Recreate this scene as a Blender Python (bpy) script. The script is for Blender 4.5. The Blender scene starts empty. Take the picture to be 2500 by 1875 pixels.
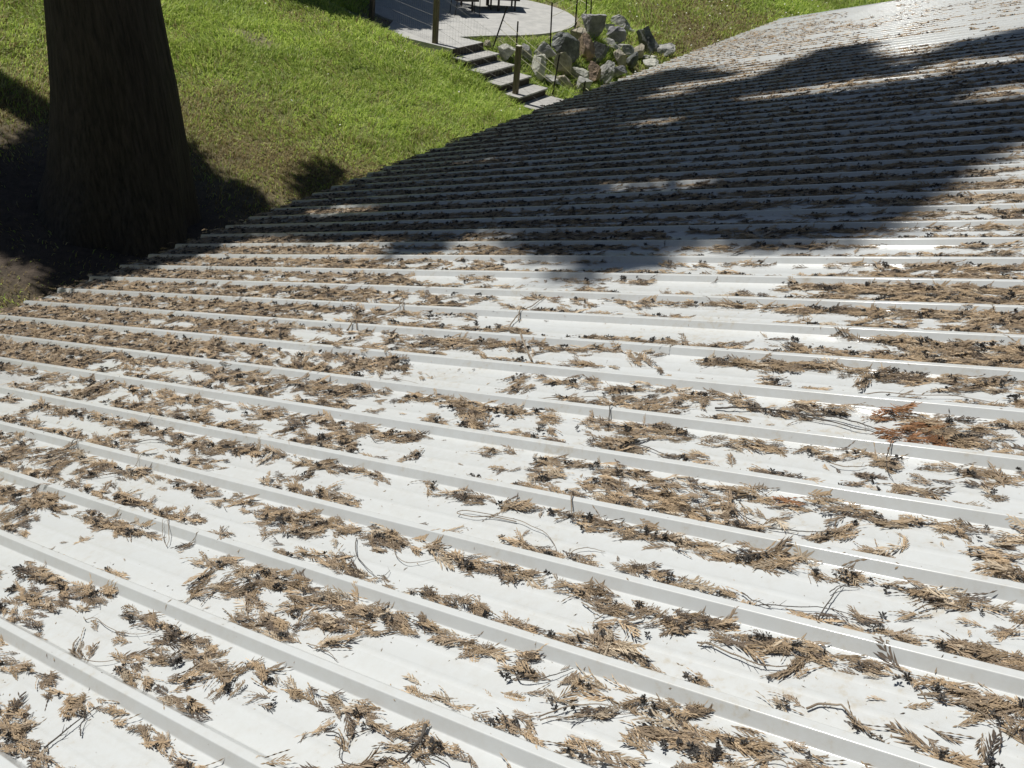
import bpy, math
import numpy as np
from mathutils import Vector, Matrix
rng = np.random.default_rng(11)
scene = bpy.context.scene
# ------------------------------------------------------------------ camera (world origin = camera), sky, sun
cam_d = bpy.data.cameras.new("camera"); cam = bpy.data.objects.new("camera", cam_d)
scene.collection.objects.link(cam); scene.camera = cam
cam_d.sensor_width = 36.0; cam_d.lens = 29.49; cam_d.clip_start = 0.05; cam_d.clip_end = 2000
WM = np.array(((0.99582,0.09143,0.0),(0.05113,-0.55685,0.82904),(0.07592,-0.82558,-0.5592)))
U_, _, V_ = np.linalg.svd(WM); WM = U_ @ V_
cam.matrix_world = Matrix(((WM[0][0],-WM[0][1],-WM[0][2],0),(WM[1][0],-WM[1][1],-WM[1][2],0),(WM[2][0],-WM[2][1],-WM[2][2],0),(0,0,0,1)))
SUN_EL, SUN_AZ = math.radians(61.0), math.radians(-61.5)          # azimuth from +Y, clockwise
SUN = np.array((math.sin(SUN_AZ)*math.cos(SUN_EL), math.cos(SUN_AZ)*math.cos(SUN_EL), math.sin(SUN_EL)))
world = bpy.data.worlds.new("World"); scene.world = world; world.use_nodes = True
nt = world.node_tree; bg = nt.nodes["Background"]
sky = nt.nodes.new("ShaderNodeTexSky"); sky.sky_type = 'NISHITA'; sky.sun_disc = False
sky.sun_elevation = SUN_EL; sky.sun_rotation = SUN_AZ
sky.air_density = 1.0; sky.dust_density = 0.6; sky.ozone_density = 1.2
nt.links.new(sky.outputs[0], bg.inputs[0]); bg.inputs[1].default_value = 0.05
sl = bpy.data.lights.new("sun", 'SUN'); sl.energy = 5.0; sl.angle = math.radians(0.53); sl.color = (1.0, 0.965, 0.90)
so = bpy.data.objects.new("sun", sl); scene.collection.objects.link(so)
so.rotation_euler = Vector((-SUN[0], -SUN[1], -SUN[2])).to_track_quat('-Z', 'Y').to_euler()
scene.view_settings.view_transform = 'Standard'; scene.view_settings.look = 'None'
scene.view_settings.exposure = -0.06; scene.view_settings.gamma = 1.0
scene.cycles.max_bounces = 6; scene.cycles.diffuse_bounces = 3; scene.cycles.glossy_bounces = 3; scene.cycles.transmission_bounces = 3
# ------------------------------------------------------------------ helpers
def link(o, parent=None):
    scene.collection.objects.link(o)
    if parent is not None: o.parent = parent
    return o
def tag(o, label=None, cat=None, group=None, kind=None):
    if label: o["label"] = label
    if cat: o["category"] = cat
    if group: o["group"] = group
    if kind: o["kind"] = kind
    return o
def empty(name, loc=(0,0,0)):
    o = bpy.data.objects.new(name, None); o.location = loc; o.empty_display_size = 0.2
    return link(o)
def mesh_obj(name, V, F, mat, parent=None, col=None, smooth=False, local=None):
    """V (n,3); F list of index tuples or (m,3)/(m,4) array; col (n,3) per-vertex colour. Vertices are world; local = origin."""
    me = bpy.data.meshes.new(name)
    V = np.asarray(V, dtype=np.float64)
    org = None
    if parent is not None: org = np.array(parent.matrix_world.translation if parent.parent is None else parent.location) if False else np.array(WORLD_ORG.get(parent.name, (0,0,0)))
    if local is not None: org2 = np.array(local)
    else: org2 = org if org is not None else np.zeros(3)
    Vl = V - org2
    if isinstance(F, np.ndarray):
        n, k = F.shape
        me.vertices.add(len(Vl)); me.vertices.foreach_set("co", Vl.astype(np.float32).ravel())
        me.loops.add(n*k); me.loops.foreach_set("vertex_index", F.astype(np.int32).ravel())
        me.polygons.add(n); me.polygons.foreach_set("loop_start", np.arange(0, n*k, k, dtype=np.int32))
        me.polygons.foreach_set("loop_total", np.full(n, k, dtype=np.int32))
        me.update(calc_edges=True)
    else:
        me.from_pydata([tuple(v) for v in Vl], [], [tuple(f) for f in F]); me.update()
    if col is not None:
        a = me.color_attributes.new("Col", 'FLOAT_COLOR', 'POINT')
        c = np.ones((len(Vl), 4), dtype=np.float32); c[:, :3] = col
        a.data.foreach_set("color", c.ravel())
    me.polygons.foreach_set("use_smooth", np.full(len(me.polygons), smooth))
    if mat: me.materials.append(mat)
    o = bpy.data.objects.new(name, me)
    if org is None: org = np.zeros(3)
    o.location = tuple(org2 - org)
    WORLD_ORG[o.name] = org2
    link(o, parent); WORLD_ORG[o.name] = org2
    return o
WORLD_ORG = {}
def thing(name, loc, label, cat, group=None):
    o = empty(name, loc); WORLD_ORG[o.name] = np.array(loc, float); return tag(o, label, cat, group)
class MB:
    def __init__(s): s.V = []; s.F = []; s.n = 0
    def add(s, V, F):
        V = np.asarray(V, float); s.V.append(V); s.F += [tuple(i + s.n for i in f) for f in F]; s.n += len(V); return s
    def box(s, c, ax, ay, az, sx, sy, sz):
        c, ax, ay, az = (np.asarray(q, float) for q in (c, ax, ay, az))
        V = [c + ax*sx*i + ay*sy*j + az*sz*k for k in (-.5, .5) for j in (-.5, .5) for i in (-.5, .5)]
        return s.add(V, [(0,2,3,1),(4,5,7,6),(0,1,5,4),(2,6,7,3),(0,4,6,2),(1,3,7,5)])
    def tube(s, P, r, seg=6, cap=True):
        P = np.asarray(P, float); n = len(P); r = np.broadcast_to(np.asarray(r, float), (n,))
        T = np.gradient(P, axis=0); T /= np.linalg.norm(T, axis=1)[:, None] + 1e-12
        up = np.array((0,0,1.)) if abs(T[0][2]) < .9 else np.array((1.,0,0)); V = []
        for i in range(n):
            a = np.cross(T[i], up); a /= np.linalg.norm(a) + 1e-12; b = np.cross(T[i], a); up = np.cross(a, T[i])
            for k in range(seg):
                t = 2*math.pi*k/seg; V.append(P[i] + r[i]*(a*math.cos(t) + b*math.sin(t)))
        F = [(i*seg+k, i*seg+(k+1)%seg, (i+1)*seg+(k+1)%seg, (i+1)*seg+k) for i in range(n-1) for k in range(seg)]
        if cap: F += [tuple(range(seg))[::-1], tuple((n-1)*seg+k for k in range(seg))]
        return s.add(V, F)
    def obj(s, name, mat, parent=None, **kw): return mesh_obj(name, np.vstack(s.V), s.F, mat, parent, **kw)
def spline(P, sub=6):
    P = np.asarray(P, float); 
    if len(P) < 3: return np.array([P[0] + (P[-1]-P[0])*t for t in np.linspace(0, 1, sub+1)])
    Q = np.vstack([2*P[0]-P[1], P, 2*P[-1]-P[-2]]); out = []
    for i in range(1, len(Q)-2):
        p0, p1, p2, p3 = Q[i-1], Q[i], Q[i+1], Q[i+2]
        for t in np.arange(0, 1, 1/sub):
            out.append(.5*((2*p1) + (-p0+p2)*t + (2*p0-5*p1+4*p2-p3)*t*t + (-p0+3*p1-3*p2+p3)*t**3))
    out.append(P[-1]); return np.array(out)
_perm = rng.random((64, 64))
def vnoise(x, y, seed=0):
    x = np.asarray(x, float) + seed*17.31; y = np.asarray(y, float) + seed*9.77
    xi = np.floor(x).astype(int); yi = np.floor(y).astype(int); fx = x-xi; fy = y-yi
    fx = fx*fx*(3-2*fx); fy = fy*fy*(3-2*fy)
    g = lambda a, b: _perm[a % 64, b % 64]
    return (g(xi,yi)*(1-fx)+g(xi+1,yi)*fx)*(1-fy) + (g(xi,yi+1)*(1-fx)+g(xi+1,yi+1)*fx)*fy
def fbm(x, y, seed=0, o=4):
    s = 0; a = .5; t = 0
    for k in range(o): s = s + a*vnoise(x*2**k, y*2**k, seed+k*3); t += a; a *= .55
    return s/t
# ------------------------------------------------------------------ materials
def new_mat(name):
    m = bpy.data.materials.new(name); m.use_nodes = True; return m, m.node_tree, m.node_tree.nodes["Principled BSDF"]
def N_(t, k, **p):
    n = t.nodes.new(k)
    for a, b in p.items(): setattr(n, a, b)
    return n
def noise(t, vec, scale, detail=4, rough=.6):
    n = N_(t, "ShaderNodeTexNoise"); n.inputs["Scale"].default_value = scale; n.inputs["Detail"].default_value = detail
    n.inputs["Roughness"].default_value = rough
    if vec is not None: t.links.new(vec, n.inputs["Vector"])
    return n
def ramp(t, fac, stops):
    r = N_(t, "ShaderNodeValToRGB"); e = r.color_ramp.elements
    while len(e) < len(stops): e.new(.5)
    for i, (p, c) in enumerate(stops): e[i].position = p; e[i].color = (*c, 1) if len(c) == 3 else c
    t.links.new(fac, r.inputs[0]); return r
def mapping(t, scale=(1,1,1), rot=(0,0,0), kind="Object"):
    tc = N_(t, "ShaderNodeTexCoord"); mp = N_(t, "ShaderNodeMapping"); mp.inputs["Scale"].default_value = scale; mp.inputs["Rotation"].default_value = rot
    t.links.new(tc.outputs[kind], mp.inputs[0]); return mp.outputs[0]
def bump(t, bs, h, s, d=.01):
    b = N_(t, "ShaderNodeBump"); b.inputs["Strength"].default_value = s; b.inputs["Distance"].default_value = d
    t.links.new(h, b.inputs["Height"]); t.links.new(b.outputs[0], bs.inputs["Normal"]); return b
def mat_noise(name, c1, c2, scale=8, rough=.8, sc=(1,1,1), bs=.4, bd=.01, c3=None, pos=(.35,.65)):
    m, t, b = new_mat(name); v = mapping(t, sc); n = noise(t, v, scale)
    st = [(pos[0], c1), (pos[1], c2)] + ([(min(pos[1]+.12, 1), c3)] if c3 else [])
    r = ramp(t, n.outputs[0], st); t.links.new(r.outputs[0], b.inputs["Base Color"]); b.inputs["Roughness"].default_value = rough
    n2 = noise(t, v, scale*4, 5); bump(t, b, n2.outputs[0], bs, bd); return m
def mat_vcol(name, rough=.85, trans=0.0, spec=.3):
    m, t, b = new_mat(name); a = N_(t, "ShaderNodeAttribute", attribute_name="Col")
    t.links.new(a.outputs[0], b.inputs["Base Color"]); b.inputs["Roughness"].default_value = rough
    b.inputs["Specular IOR Level"].default_value = spec
    if trans > 0:
        tr = N_(t, "ShaderNodeBsdfTranslucent"); t.links.new(a.outputs[0], tr.inputs[0])
        mx = N_(t, "ShaderNodeMixShader"); mx.inputs[0].default_value = trans
        t.links.new(b.outputs[0], mx.inputs[1]); t.links.new(tr.outputs[0], mx.inputs[2])
        t.links.new(mx.outputs[0], t.nodes["Material Output"].inputs[0])
    return m
# ------------------------------------------------------------------ roof frame: R down the slope, E along the eave, N up out of the sheet
Rv = np.array((-0.82184133, 0.48067502, -0.30582404)); Ev = np.array((0.504864, 0.863199, 0.0)); Nv = np.array((-0.2639866, 0.1544002, 0.95208805))
PITCH = 0.3048; RIBH = 0.031; HPAN = -(1.49 + RIBH)
C0 = 1.009                                         # centre of rib 0 along E
def roof(u, v, n=0.0):
    u = np.asarray(u, float)[..., None]; v = np.asarray(v, float)[..., None]; n = np.asarray(n, float)[..., None]
    return u*Rv + v*Ev + (HPAN + n)*Nv
def u_eave(v): return 7.50 - 0.018*np.maximum(np.asarray(v, float) - 3, 0)
U_RIDGE = -2.2; K0, K1 = -13, 69
HB = 0.0325; HC = 0.0115                              # half widths of a rib at its base and its crest
def rib_h(v):
    d = np.abs((np.asarray(v, float) - C0 + PITCH/2) % PITCH - PITCH/2)
    return np.clip((HB - d)/(HB - HC), 0, 1)*RIBH
# ------------------------------------------------------------------ measured layout (metres; CLUMPS and TWIGS in roof coordinates u down the slope, v along the eave)
CLUMPS=[(3.488,1.043,0.177,0.052,176),(3.052,0.923,0.207,0.042,178),(2.873,0.914,0.393,0.046,-177),(2.874,0.845,0.346,0.061,177),(2.698,0.944,0.211,0.058,-173),(2.799,0.747,0.271,0.062,176),(2.421,0.748,0.131,0.038,-164),(2.414,0.927,0.18,0.033,174),(2.258,0.93,0.181,0.029,-179),(2.154,0.925,0.246,0.056,-173),(2.12,0.85,0.174,0.06,158),(1.998,0.901,0.182,0.047,177),(2.206,0.759,0.19,0.057,-170),(2.034,0.752,0.166,0.038,-175),(1.976,0.835,0.139,0.06,136),(1.889,0.746,0.149,0.046,-178),(1.866,0.853,0.095,0.065,91),(1.84,0.935,0.085,0.037,177),(2.584,0.627,0.154,0.039,177),(2.478,0.638,0.126,0.027,174),(2.208,0.63,0.148,0.05,-180),(2.089,0.636,0.106,0.02,174),(2.284,0.463,0.155,0.056,-177),(2.168,0.453,0.198,0.051,-177),(2.379,0.51,0.048,0.038,49),(2.302,0.526,0.048,0.034,73),(1.879,0.639,0.148,0.025,-180),(1.76,0.632,0.084,0.026,-174),(1.702,0.625,0.097,0.025,173),(2.763,1.045,0.139,0.024,179),(2.393,1.231,0.157,0.067,-179),(2.368,1.123,0.136,0.048,103),(2.247,1.119,0.193,0.067,144),(2.199,1.233,0.145,0.053,-179),(2.08,1.146,0.171,0.043,-156),(2.004,1.059,0.174,0.056,-174),(2.951,1.239,0.272,0.044,177),(2.533,1.345,0.154,0.023,-178),(2.27,1.457,0.21,0.053,161),(2.057,1.533,0.105,0.038,175),(1.905,1.541,0.209,0.072,-175),(1.815,1.562,0.081,0.045,-174),(1.708,1.548,0.109,0.04,-180),(1.593,1.548,0.19,0.052,-180),(1.465,1.539,0.19,0.063,-180),(1.385,1.537,0.078,0.04,-156),(2.166,1.363,0.188,0.053,178),(1.983,1.402,0.116,0.062,-162),(1.876,1.36,0.231,0.07,-169),(1.589,1.359,0.161,0.05,-177),(1.488,1.355,0.109,0.043,-177),(1.401,1.368,0.148,0.054,-167),(1.313,1.355,0.104,0.04,-172),(1.247,1.348,0.072,0.02,-177),(2.158,1.257,0.228,0.067,-175),(2.058,1.246,0.206,0.069,-179),(1.945,1.226,0.185,0.065,177),(1.815,1.246,0.185,0.066,-179),(1.71,1.228,0.175,0.058,-179),(1.604,1.242,0.167,0.057,-179),(1.506,1.234,0.159,0.061,-179),(1.393,1.24,0.145,0.057,176),(1.733,1.164,0.157,0.068,171),(1.853,1.152,0.203,0.033,176),(1.68,1.106,0.134,0.047,136),(1.618,1.163,0.068,0.03,158),(1.893,1.069,0.24,0.045,-170),(1.97,1.085,0.126,0.041,179),(1.282,1.23,0.086,0.04,144),(1.213,1.241,0.101,0.028,-178),(1.169,1.218,0.08,0.037,-179),(1.785,0.928,0.102,0.054,-175),(1.589,0.931,0.172,0.037,-179),(1.482,0.933,0.172,0.052,-179),(1.408,0.923,0.094,0.043,-179),(1.317,1.047,0.093,0.038,-161),(1.237,1.054,0.084,0.022,174),(1.201,1.039,0.113,0.014,156),(1.084,1.061,0.108,0.049,-167),(1.711,0.855,0.065,0.03,157),(1.249,0.925,0.15,0.061,167),(1.282,0.831,0.173,0.035,146),(1.442,0.744,0.151,0.021,155),(1.503,0.753,0.048,0.041,114),(1.091,0.94,0.052,0.03,-150),(1.182,0.927,0.098,0.031,172),(1.441,1.673,0.071,0.051,-172),(1.358,1.654,0.161,0.039,-178),(1.246,1.662,0.133,0.039,-178),(1.167,1.836,0.166,0.038,170),(0.995,1.85,0.14,0.042,-180),(0.923,1.844,0.135,0.061,-180),(0.811,1.845,0.15,0.053,-180),(0.726,1.846,0.103,0.052,-180),(1.039,1.691,0.131,0.037,-177),(0.954,1.666,0.155,0.054,-178),(0.867,1.663,0.048,0.037,144),(0.753,1.66,0.074,0.033,-171),(0.713,1.65,0.057,0.017,175),(1.353,1.548,0.073,0.062,-180),(1.294,1.563,0.087,0.026,174),(1.141,1.548,0.15,0.047,-180),(1.07,1.541,0.153,0.062,-176),(0.963,1.536,0.115,0.07,-173),(0.844,1.513,0.132,0.056,151),(0.797,1.544,0.114,0.061,171),(0.716,1.54,0.141,0.058,176),(0.621,1.538,0.106,0.046,176),(0.968,1.458,0.122,0.033,173),(0.98,1.425,0.113,0.054,-125),(1.14,1.36,0.221,0.042,178),(1.001,1.357,0.131,0.056,-171),(0.921,1.366,0.126,0.06,-170),(0.853,1.355,0.112,0.045,-170),(0.709,1.352,0.073,0.039,-170),(1.141,1.242,0.11,0.056,-178),(1.099,1.22,0.094,0.036,-179),(1.017,1.164,0.133,0.027,169),(0.979,1.222,0.071,0.04,105),(0.943,1.237,0.13,0.031,-178),(0.901,1.214,0.057,0.026,-179),(0.916,1.168,0.116,0.036,157),(0.784,1.25,0.157,0.044,172),(0.717,1.25,0.121,0.046,-178),(0.695,1.213,0.137,0.056,-173),(0.723,1.16,0.117,0.059,-180),(0.642,1.17,0.158,0.062,175),(0.581,1.232,0.109,0.06,175),(0.536,1.243,0.061,0.04,156),(0.57,1.16,0.12,0.03,162),(1.038,1.066,0.09,0.05,-171),(0.979,1.045,0.063,0.017,-154),(0.858,1.064,0.125,0.056,-176),(0.782,1.076,0.05,0.015,173),(0.582,2.006,0.142,0.045,136),(0.496,1.976,0.132,0.027,175),(0.434,1.956,0.066,0.016,-178),(0.248,2.133,0.124,0.035,-175),(0.16,2.127,0.084,0.054,-179),(0.17,2.056,0.134,0.077,-170),(0.156,1.99,0.128,0.062,-177),(0.699,1.862,0.081,0.04,177),(0.628,1.867,0.12,0.057,-174),(0.532,1.86,0.114,0.055,-174),(0.448,1.851,0.093,0.035,-166),(0.313,1.845,0.109,0.041,-180),(0.231,1.851,0.106,0.051,-174),(0.157,1.844,0.076,0.028,-180),(0.542,1.655,0.116,0.033,178),(0.491,1.663,0.104,0.043,-178),(0.4,1.676,0.084,0.062,-169),(0.338,1.662,0.111,0.051,-177),(0.274,1.661,0.122,0.051,178),(0.198,1.666,0.117,0.055,-177),(0.125,1.671,0.113,0.058,-168),(0.107,1.775,0.096,0.033,151),(0.598,1.552,0.105,0.031,176),(0.535,1.545,0.104,0.049,-172),(0.46,1.548,0.085,0.069,-179),(0.511,1.491,0.121,0.018,141),(0.519,1.462,0.095,0.011,144),(0.368,1.55,0.093,0.043,176),(0.299,1.549,0.077,0.045,-164),(0.249,1.541,0.045,0.053,157),(0.194,1.545,0.092,0.054,-179),(0.137,1.537,0.107,0.053,-180),(0.083,1.547,0.066,0.052,172),(0.498,1.359,0.079,0.047,-176),(0.362,1.382,0.051,0.032,-137),(0.334,1.363,0.062,0.022,-149),(0.272,1.344,0.081,0.024,173),(0.22,1.36,0.092,0.035,-175),(0.155,1.369,0.1,0.054,-175),(0.102,1.362,0.099,0.03,170),(0.074,1.483,0.061,0.051,-129),(0.424,1.251,0.08,0.035,176),(0.385,1.237,0.112,0.041,168),(0.508,1.243,0.03,0.024,169),(0.12,1.409,0.042,0.031,-97),(5.171,2.129,0.265,0.132,169),(5.281,1.983,0.314,0.06,180),(5.131,1.99,0.11,0.111,146),(4.807,1.982,0.447,0.101,179),(4.569,2.018,0.196,0.249,111),(4.835,2.147,0.289,0.068,175),(4.677,2.147,0.124,0.192,110),(4.371,2.165,0.434,0.076,-177),(4.174,2.004,0.366,0.077,178),(3.994,2.017,0.27,0.185,167),(3.998,2.142,0.37,0.072,-177),(3.704,2.152,0.386,0.065,-175),(3.797,1.984,0.198,0.079,179),(3.589,1.996,0.309,0.106,180),(3.326,1.974,0.174,0.092,166),(3.241,1.961,0.295,0.082,179),(5.125,1.85,0.233,0.075,168),(4.795,1.776,0.088,0.096,146),(4.719,1.852,0.283,0.061,-180),(4.42,1.851,0.418,0.079,-180),(4.122,1.842,0.293,0.053,-177),(3.905,1.856,0.249,0.058,178),(3.788,1.86,0.268,0.086,-177),(4.763,1.686,0.303,0.082,177),(4.533,1.675,0.28,0.064,-176),(4.222,1.676,0.351,0.068,-179),(3.867,1.695,0.287,0.123,-179),(3.716,1.654,0.22,0.043,-175),(3.516,1.652,0.155,0.035,-175),(3.384,1.657,0.179,0.035,-175),(3.576,1.852,0.151,0.066,-177),(3.444,1.839,0.114,0.08,178),(3.299,1.821,0.099,0.106,145),(3.182,1.83,0.162,0.103,178),(3.069,1.839,0.258,0.076,178),(2.956,1.848,0.146,0.052,176),(3.144,1.673,0.266,0.085,179),(4.468,1.539,0.469,0.092,-177),(4.27,1.432,0.263,0.202,165),(4.055,1.349,0.345,0.054,-178),(3.961,1.541,0.192,0.172,145),(3.869,1.455,0.096,0.095,116),(3.728,1.539,0.228,0.045,-180),(3.558,1.544,0.236,0.044,-180),(3.858,1.374,0.272,0.073,-178),(3.637,1.458,0.173,0.06,164),(3.307,1.545,0.253,0.065,174),(3.504,1.379,0.345,0.041,-175),(3.265,1.376,0.289,0.057,-174),(3.164,1.369,0.121,0.086,163),(2.963,1.373,0.259,0.054,-174),(2.774,1.366,0.197,0.06,179),(3.031,1.539,0.108,0.045,163),(2.862,1.554,0.226,0.053,-180),(2.726,1.516,0.066,0.03,169),(2.615,1.542,0.129,0.03,169),(3.895,1.239,0.217,0.062,178),(3.708,1.219,0.38,0.117,174),(3.5,1.228,0.253,0.05,-176),(3.628,1.131,0.127,0.133,102),(3.491,1.053,0.124,0.097,161),(3.141,1.247,0.311,0.067,177),(2.918,1.254,0.206,0.049,175),(4.386,2.286,0.604,0.07,-178),(3.893,2.293,0.374,0.067,-178),(3.753,2.423,0.329,0.146,169),(3.531,2.291,0.279,0.067,180),(3.474,2.45,0.376,0.081,-179),(3.438,2.358,0.153,0.084,146),(3.391,2.286,0.109,0.058,176),(3.187,2.437,0.181,0.093,168),(3.038,2.389,0.309,0.126,176),(2.9,2.456,0.238,0.102,168),(2.761,2.46,0.131,0.045,177),(3.142,2.276,0.191,0.04,-178),(2.919,2.289,0.274,0.051,180),(2.852,2.304,0.112,0.05,-135),(2.647,2.279,0.081,0.045,167),(2.521,2.456,0.148,0.071,168),(2.364,2.46,0.13,0.074,176),(2.259,2.472,0.126,0.073,176),(2.17,2.436,0.265,0.083,-176),(2.026,2.457,0.146,0.08,176),(2.135,2.349,0.28,0.087,-140),(2.257,2.283,0.178,0.051,-175),(2.06,2.289,0.143,0.056,175),(1.908,2.277,0.129,0.033,-178),(3.168,2.146,0.299,0.096,-179),(2.938,2.14,0.239,0.074,-179),(2.726,2.158,0.287,0.074,-174),(2.65,2.024,0.273,0.149,173),(2.804,1.968,0.135,0.047,173),(2.911,2.066,0.129,0.068,133),(2.546,1.98,0.177,0.071,-178),(2.527,2.141,0.218,0.05,-177),(2.341,2.146,0.224,0.07,178),(2.274,2.163,0.055,0.07,166),(2.175,1.994,0.12,0.051,123),(2.161,2.035,0.08,0.038,-130),(1.85,2.143,0.104,0.05,173),(2.828,1.853,0.223,0.045,-177),(2.572,1.854,0.201,0.062,178),(2.458,1.858,0.207,0.063,176),(2.309,1.854,0.12,0.028,-176),(2.209,1.856,0.096,0.047,-176),(2,1.871,0.067,0.015,171),(2.601,1.732,0.067,0.044,164),(2.514,1.749,0.085,0.042,82),(2.568,1.67,0.225,0.049,-174),(2.405,1.677,0.234,0.054,-174),(2.294,1.677,0.17,0.065,-174),(2.176,1.657,0.205,0.043,-169),(1.861,1.851,0.131,0.041,178),(1.746,1.847,0.165,0.053,178),(1.594,1.848,0.076,0.057,162),(1.589,1.805,0.065,0.034,109),(1.738,2.037,0.088,0.034,155),(1.718,1.968,0.163,0.039,-174),(2.384,1.518,0.284,0.096,-180),(2.269,1.532,0.186,0.095,175),(2.122,1.543,0.194,0.041,-171),(1.967,1.543,0.177,0.036,175),(1.895,1.567,0.099,0.048,175),(1.491,1.697,0.065,0.029,176),(2.148,2.737,0.086,0.081,133),(2.074,2.653,0.131,0.064,133),(2.016,2.75,0.068,0.048,169),(1.91,2.747,0.096,0.055,179),(1.802,2.756,0.133,0.076,179),(1.605,2.739,0.141,0.073,179),(1.546,2.763,0.115,0.077,-172),(1.584,2.655,0.142,0.056,-173),(1.473,2.668,0.121,0.062,134),(1.742,2.598,0.149,0.056,-174),(1.681,2.579,0.14,0.028,-178),(1.602,2.586,0.04,0.041,167),(1.47,2.596,0.116,0.086,177),(1.353,2.663,0.137,0.083,156),(1.355,2.601,0.113,0.05,145),(1.37,2.755,0.173,0.058,-176),(1.238,2.762,0.159,0.069,179),(1.097,2.741,0.157,0.05,-163),(1.052,2.721,0.062,0.053,-172),(1.228,2.681,0.05,0.036,-112),(1.167,2.587,0.052,0.047,167),(1.054,2.586,0.123,0.049,-170),(1.959,2.451,0.092,0.069,176),(1.82,2.462,0.136,0.08,-176),(1.76,2.365,0.158,0.044,-136),(1.814,2.291,0.117,0.04,-175),(1.693,2.274,0.141,0.048,-178),(1.582,2.458,0.146,0.058,-173),(1.411,2.441,0.198,0.068,-179),(1.338,2.488,0.067,0.084,166),(1.252,2.453,0.158,0.069,176),(1.359,2.379,0.13,0.072,155),(1.422,2.309,0.198,0.101,-177),(1.346,2.294,0.098,0.06,-174),(1.081,2.425,0.119,0.029,-167),(0.96,2.441,0.172,0.065,-167),(1.102,2.293,0.121,0.066,-177),(1.177,2.305,0.082,0.041,165),(0.874,2.278,0.09,0.042,-177),(1.565,2.147,0.196,0.053,178),(1.392,2.162,0.151,0.061,-172),(1.293,2.149,0.136,0.049,-179),(1.234,2.15,0.063,0.044,173),(1.567,2.069,0.139,0.076,172),(1.478,1.976,0.191,0.066,-178),(1.621,1.972,0.108,0.034,179),(1.329,2.068,0.167,0.091,-166),(1.142,2.138,0.134,0.057,173),(1.047,2.13,0.128,0.038,-171),(1.238,1.997,0.157,0.073,-173),(1.291,1.973,0.105,0.043,-174),(1.161,2.058,0.164,0.053,177),(1.044,2.072,0.196,0.085,177),(1.079,1.969,0.201,0.066,-178),(0.976,2.009,0.114,0.074,179),(0.891,2.037,0.119,0.057,-128),(0.831,1.971,0.142,0.064,179),(0.923,1.973,0.131,0.053,-178),(0.897,2.153,0.126,0.052,-179),(0.831,2.13,0.091,0.039,177),(1.529,1.869,0.162,0.051,178),(1.465,1.874,0.049,0.042,162),(1.378,1.851,0.05,0.032,170),(1.271,1.872,0.135,0.074,175),(1.271,1.818,0.086,0.028,-176),(1.165,1.853,0.139,0.053,178),(1.026,1.854,0.147,0.029,174),(1.041,2.909,0.112,0.095,169),(0.89,2.888,0.15,0.057,-174),(0.728,2.983,0.086,0.047,103),(0.593,3.051,0.282,0.061,177),(0.398,3.069,0.191,0.068,-178),(0.432,3.002,0.075,0.048,168),(0.269,3.084,0.127,0.057,-178),(0.901,2.824,0.05,0.098,168),(0.838,2.75,0.172,0.071,-175),(0.738,2.763,0.141,0.072,179),(0.917,2.684,0.196,0.043,-176),(0.538,2.883,0.095,0.037,175),(0.319,2.895,0.18,0.052,-173),(0.46,2.756,0.217,0.093,178),(0.36,2.687,0.171,0.096,178),(0.302,2.638,0.152,0.112,-172),(0.249,2.756,0.1,0.049,173),(0.264,2.587,0.199,0.057,-168),(0.9,2.456,0.06,0.064,175),(0.751,2.446,0.083,0.061,175),(0.676,2.435,0.072,0.023,165),(0.624,2.465,0.064,0.03,171),(0.552,2.462,0.115,0.052,175),(0.511,2.435,0.112,0.043,175),(0.818,2.287,0.118,0.041,-174),(0.726,2.269,0.04,0.02,179),(0.341,2.454,0.144,0.042,175),(0.275,2.445,0.093,0.048,-179),(0.228,2.437,0.106,0.047,175),(0.209,2.383,0.052,0.036,-92),(0.233,2.355,0.069,0.032,-176),(0.601,2.285,0.054,0.034,173),(0.473,2.282,0.163,0.026,179),(0.392,2.287,0.095,0.051,-177),(0.325,2.275,0.111,0.036,-167),(0.554,2.349,0.077,0.024,-158),(0.435,2.328,0.071,0.033,174),(0.669,2.16,0.069,0.069,-179),(0.609,2.153,0.102,0.048,-175),(0.491,2.139,0.16,0.053,-175),(0.382,2.144,0.121,0.046,-179),(0.236,2.156,0.079,0.045,-175),(0.729,2.088,0.068,0.025,171),(0.551,2.058,0.098,0.047,123),(0.603,2.009,0.097,0.034,152)]
RUSSET=[(0.57,2.756,0.105,0.07,167),(0.491,2.637,0.169,0.091,148),(0.429,2.581,0.156,0.045,-177),(0.75,2.156,0.089,0.051,178),(2.509,3.733,0.373,0.061,-131)]
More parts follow.
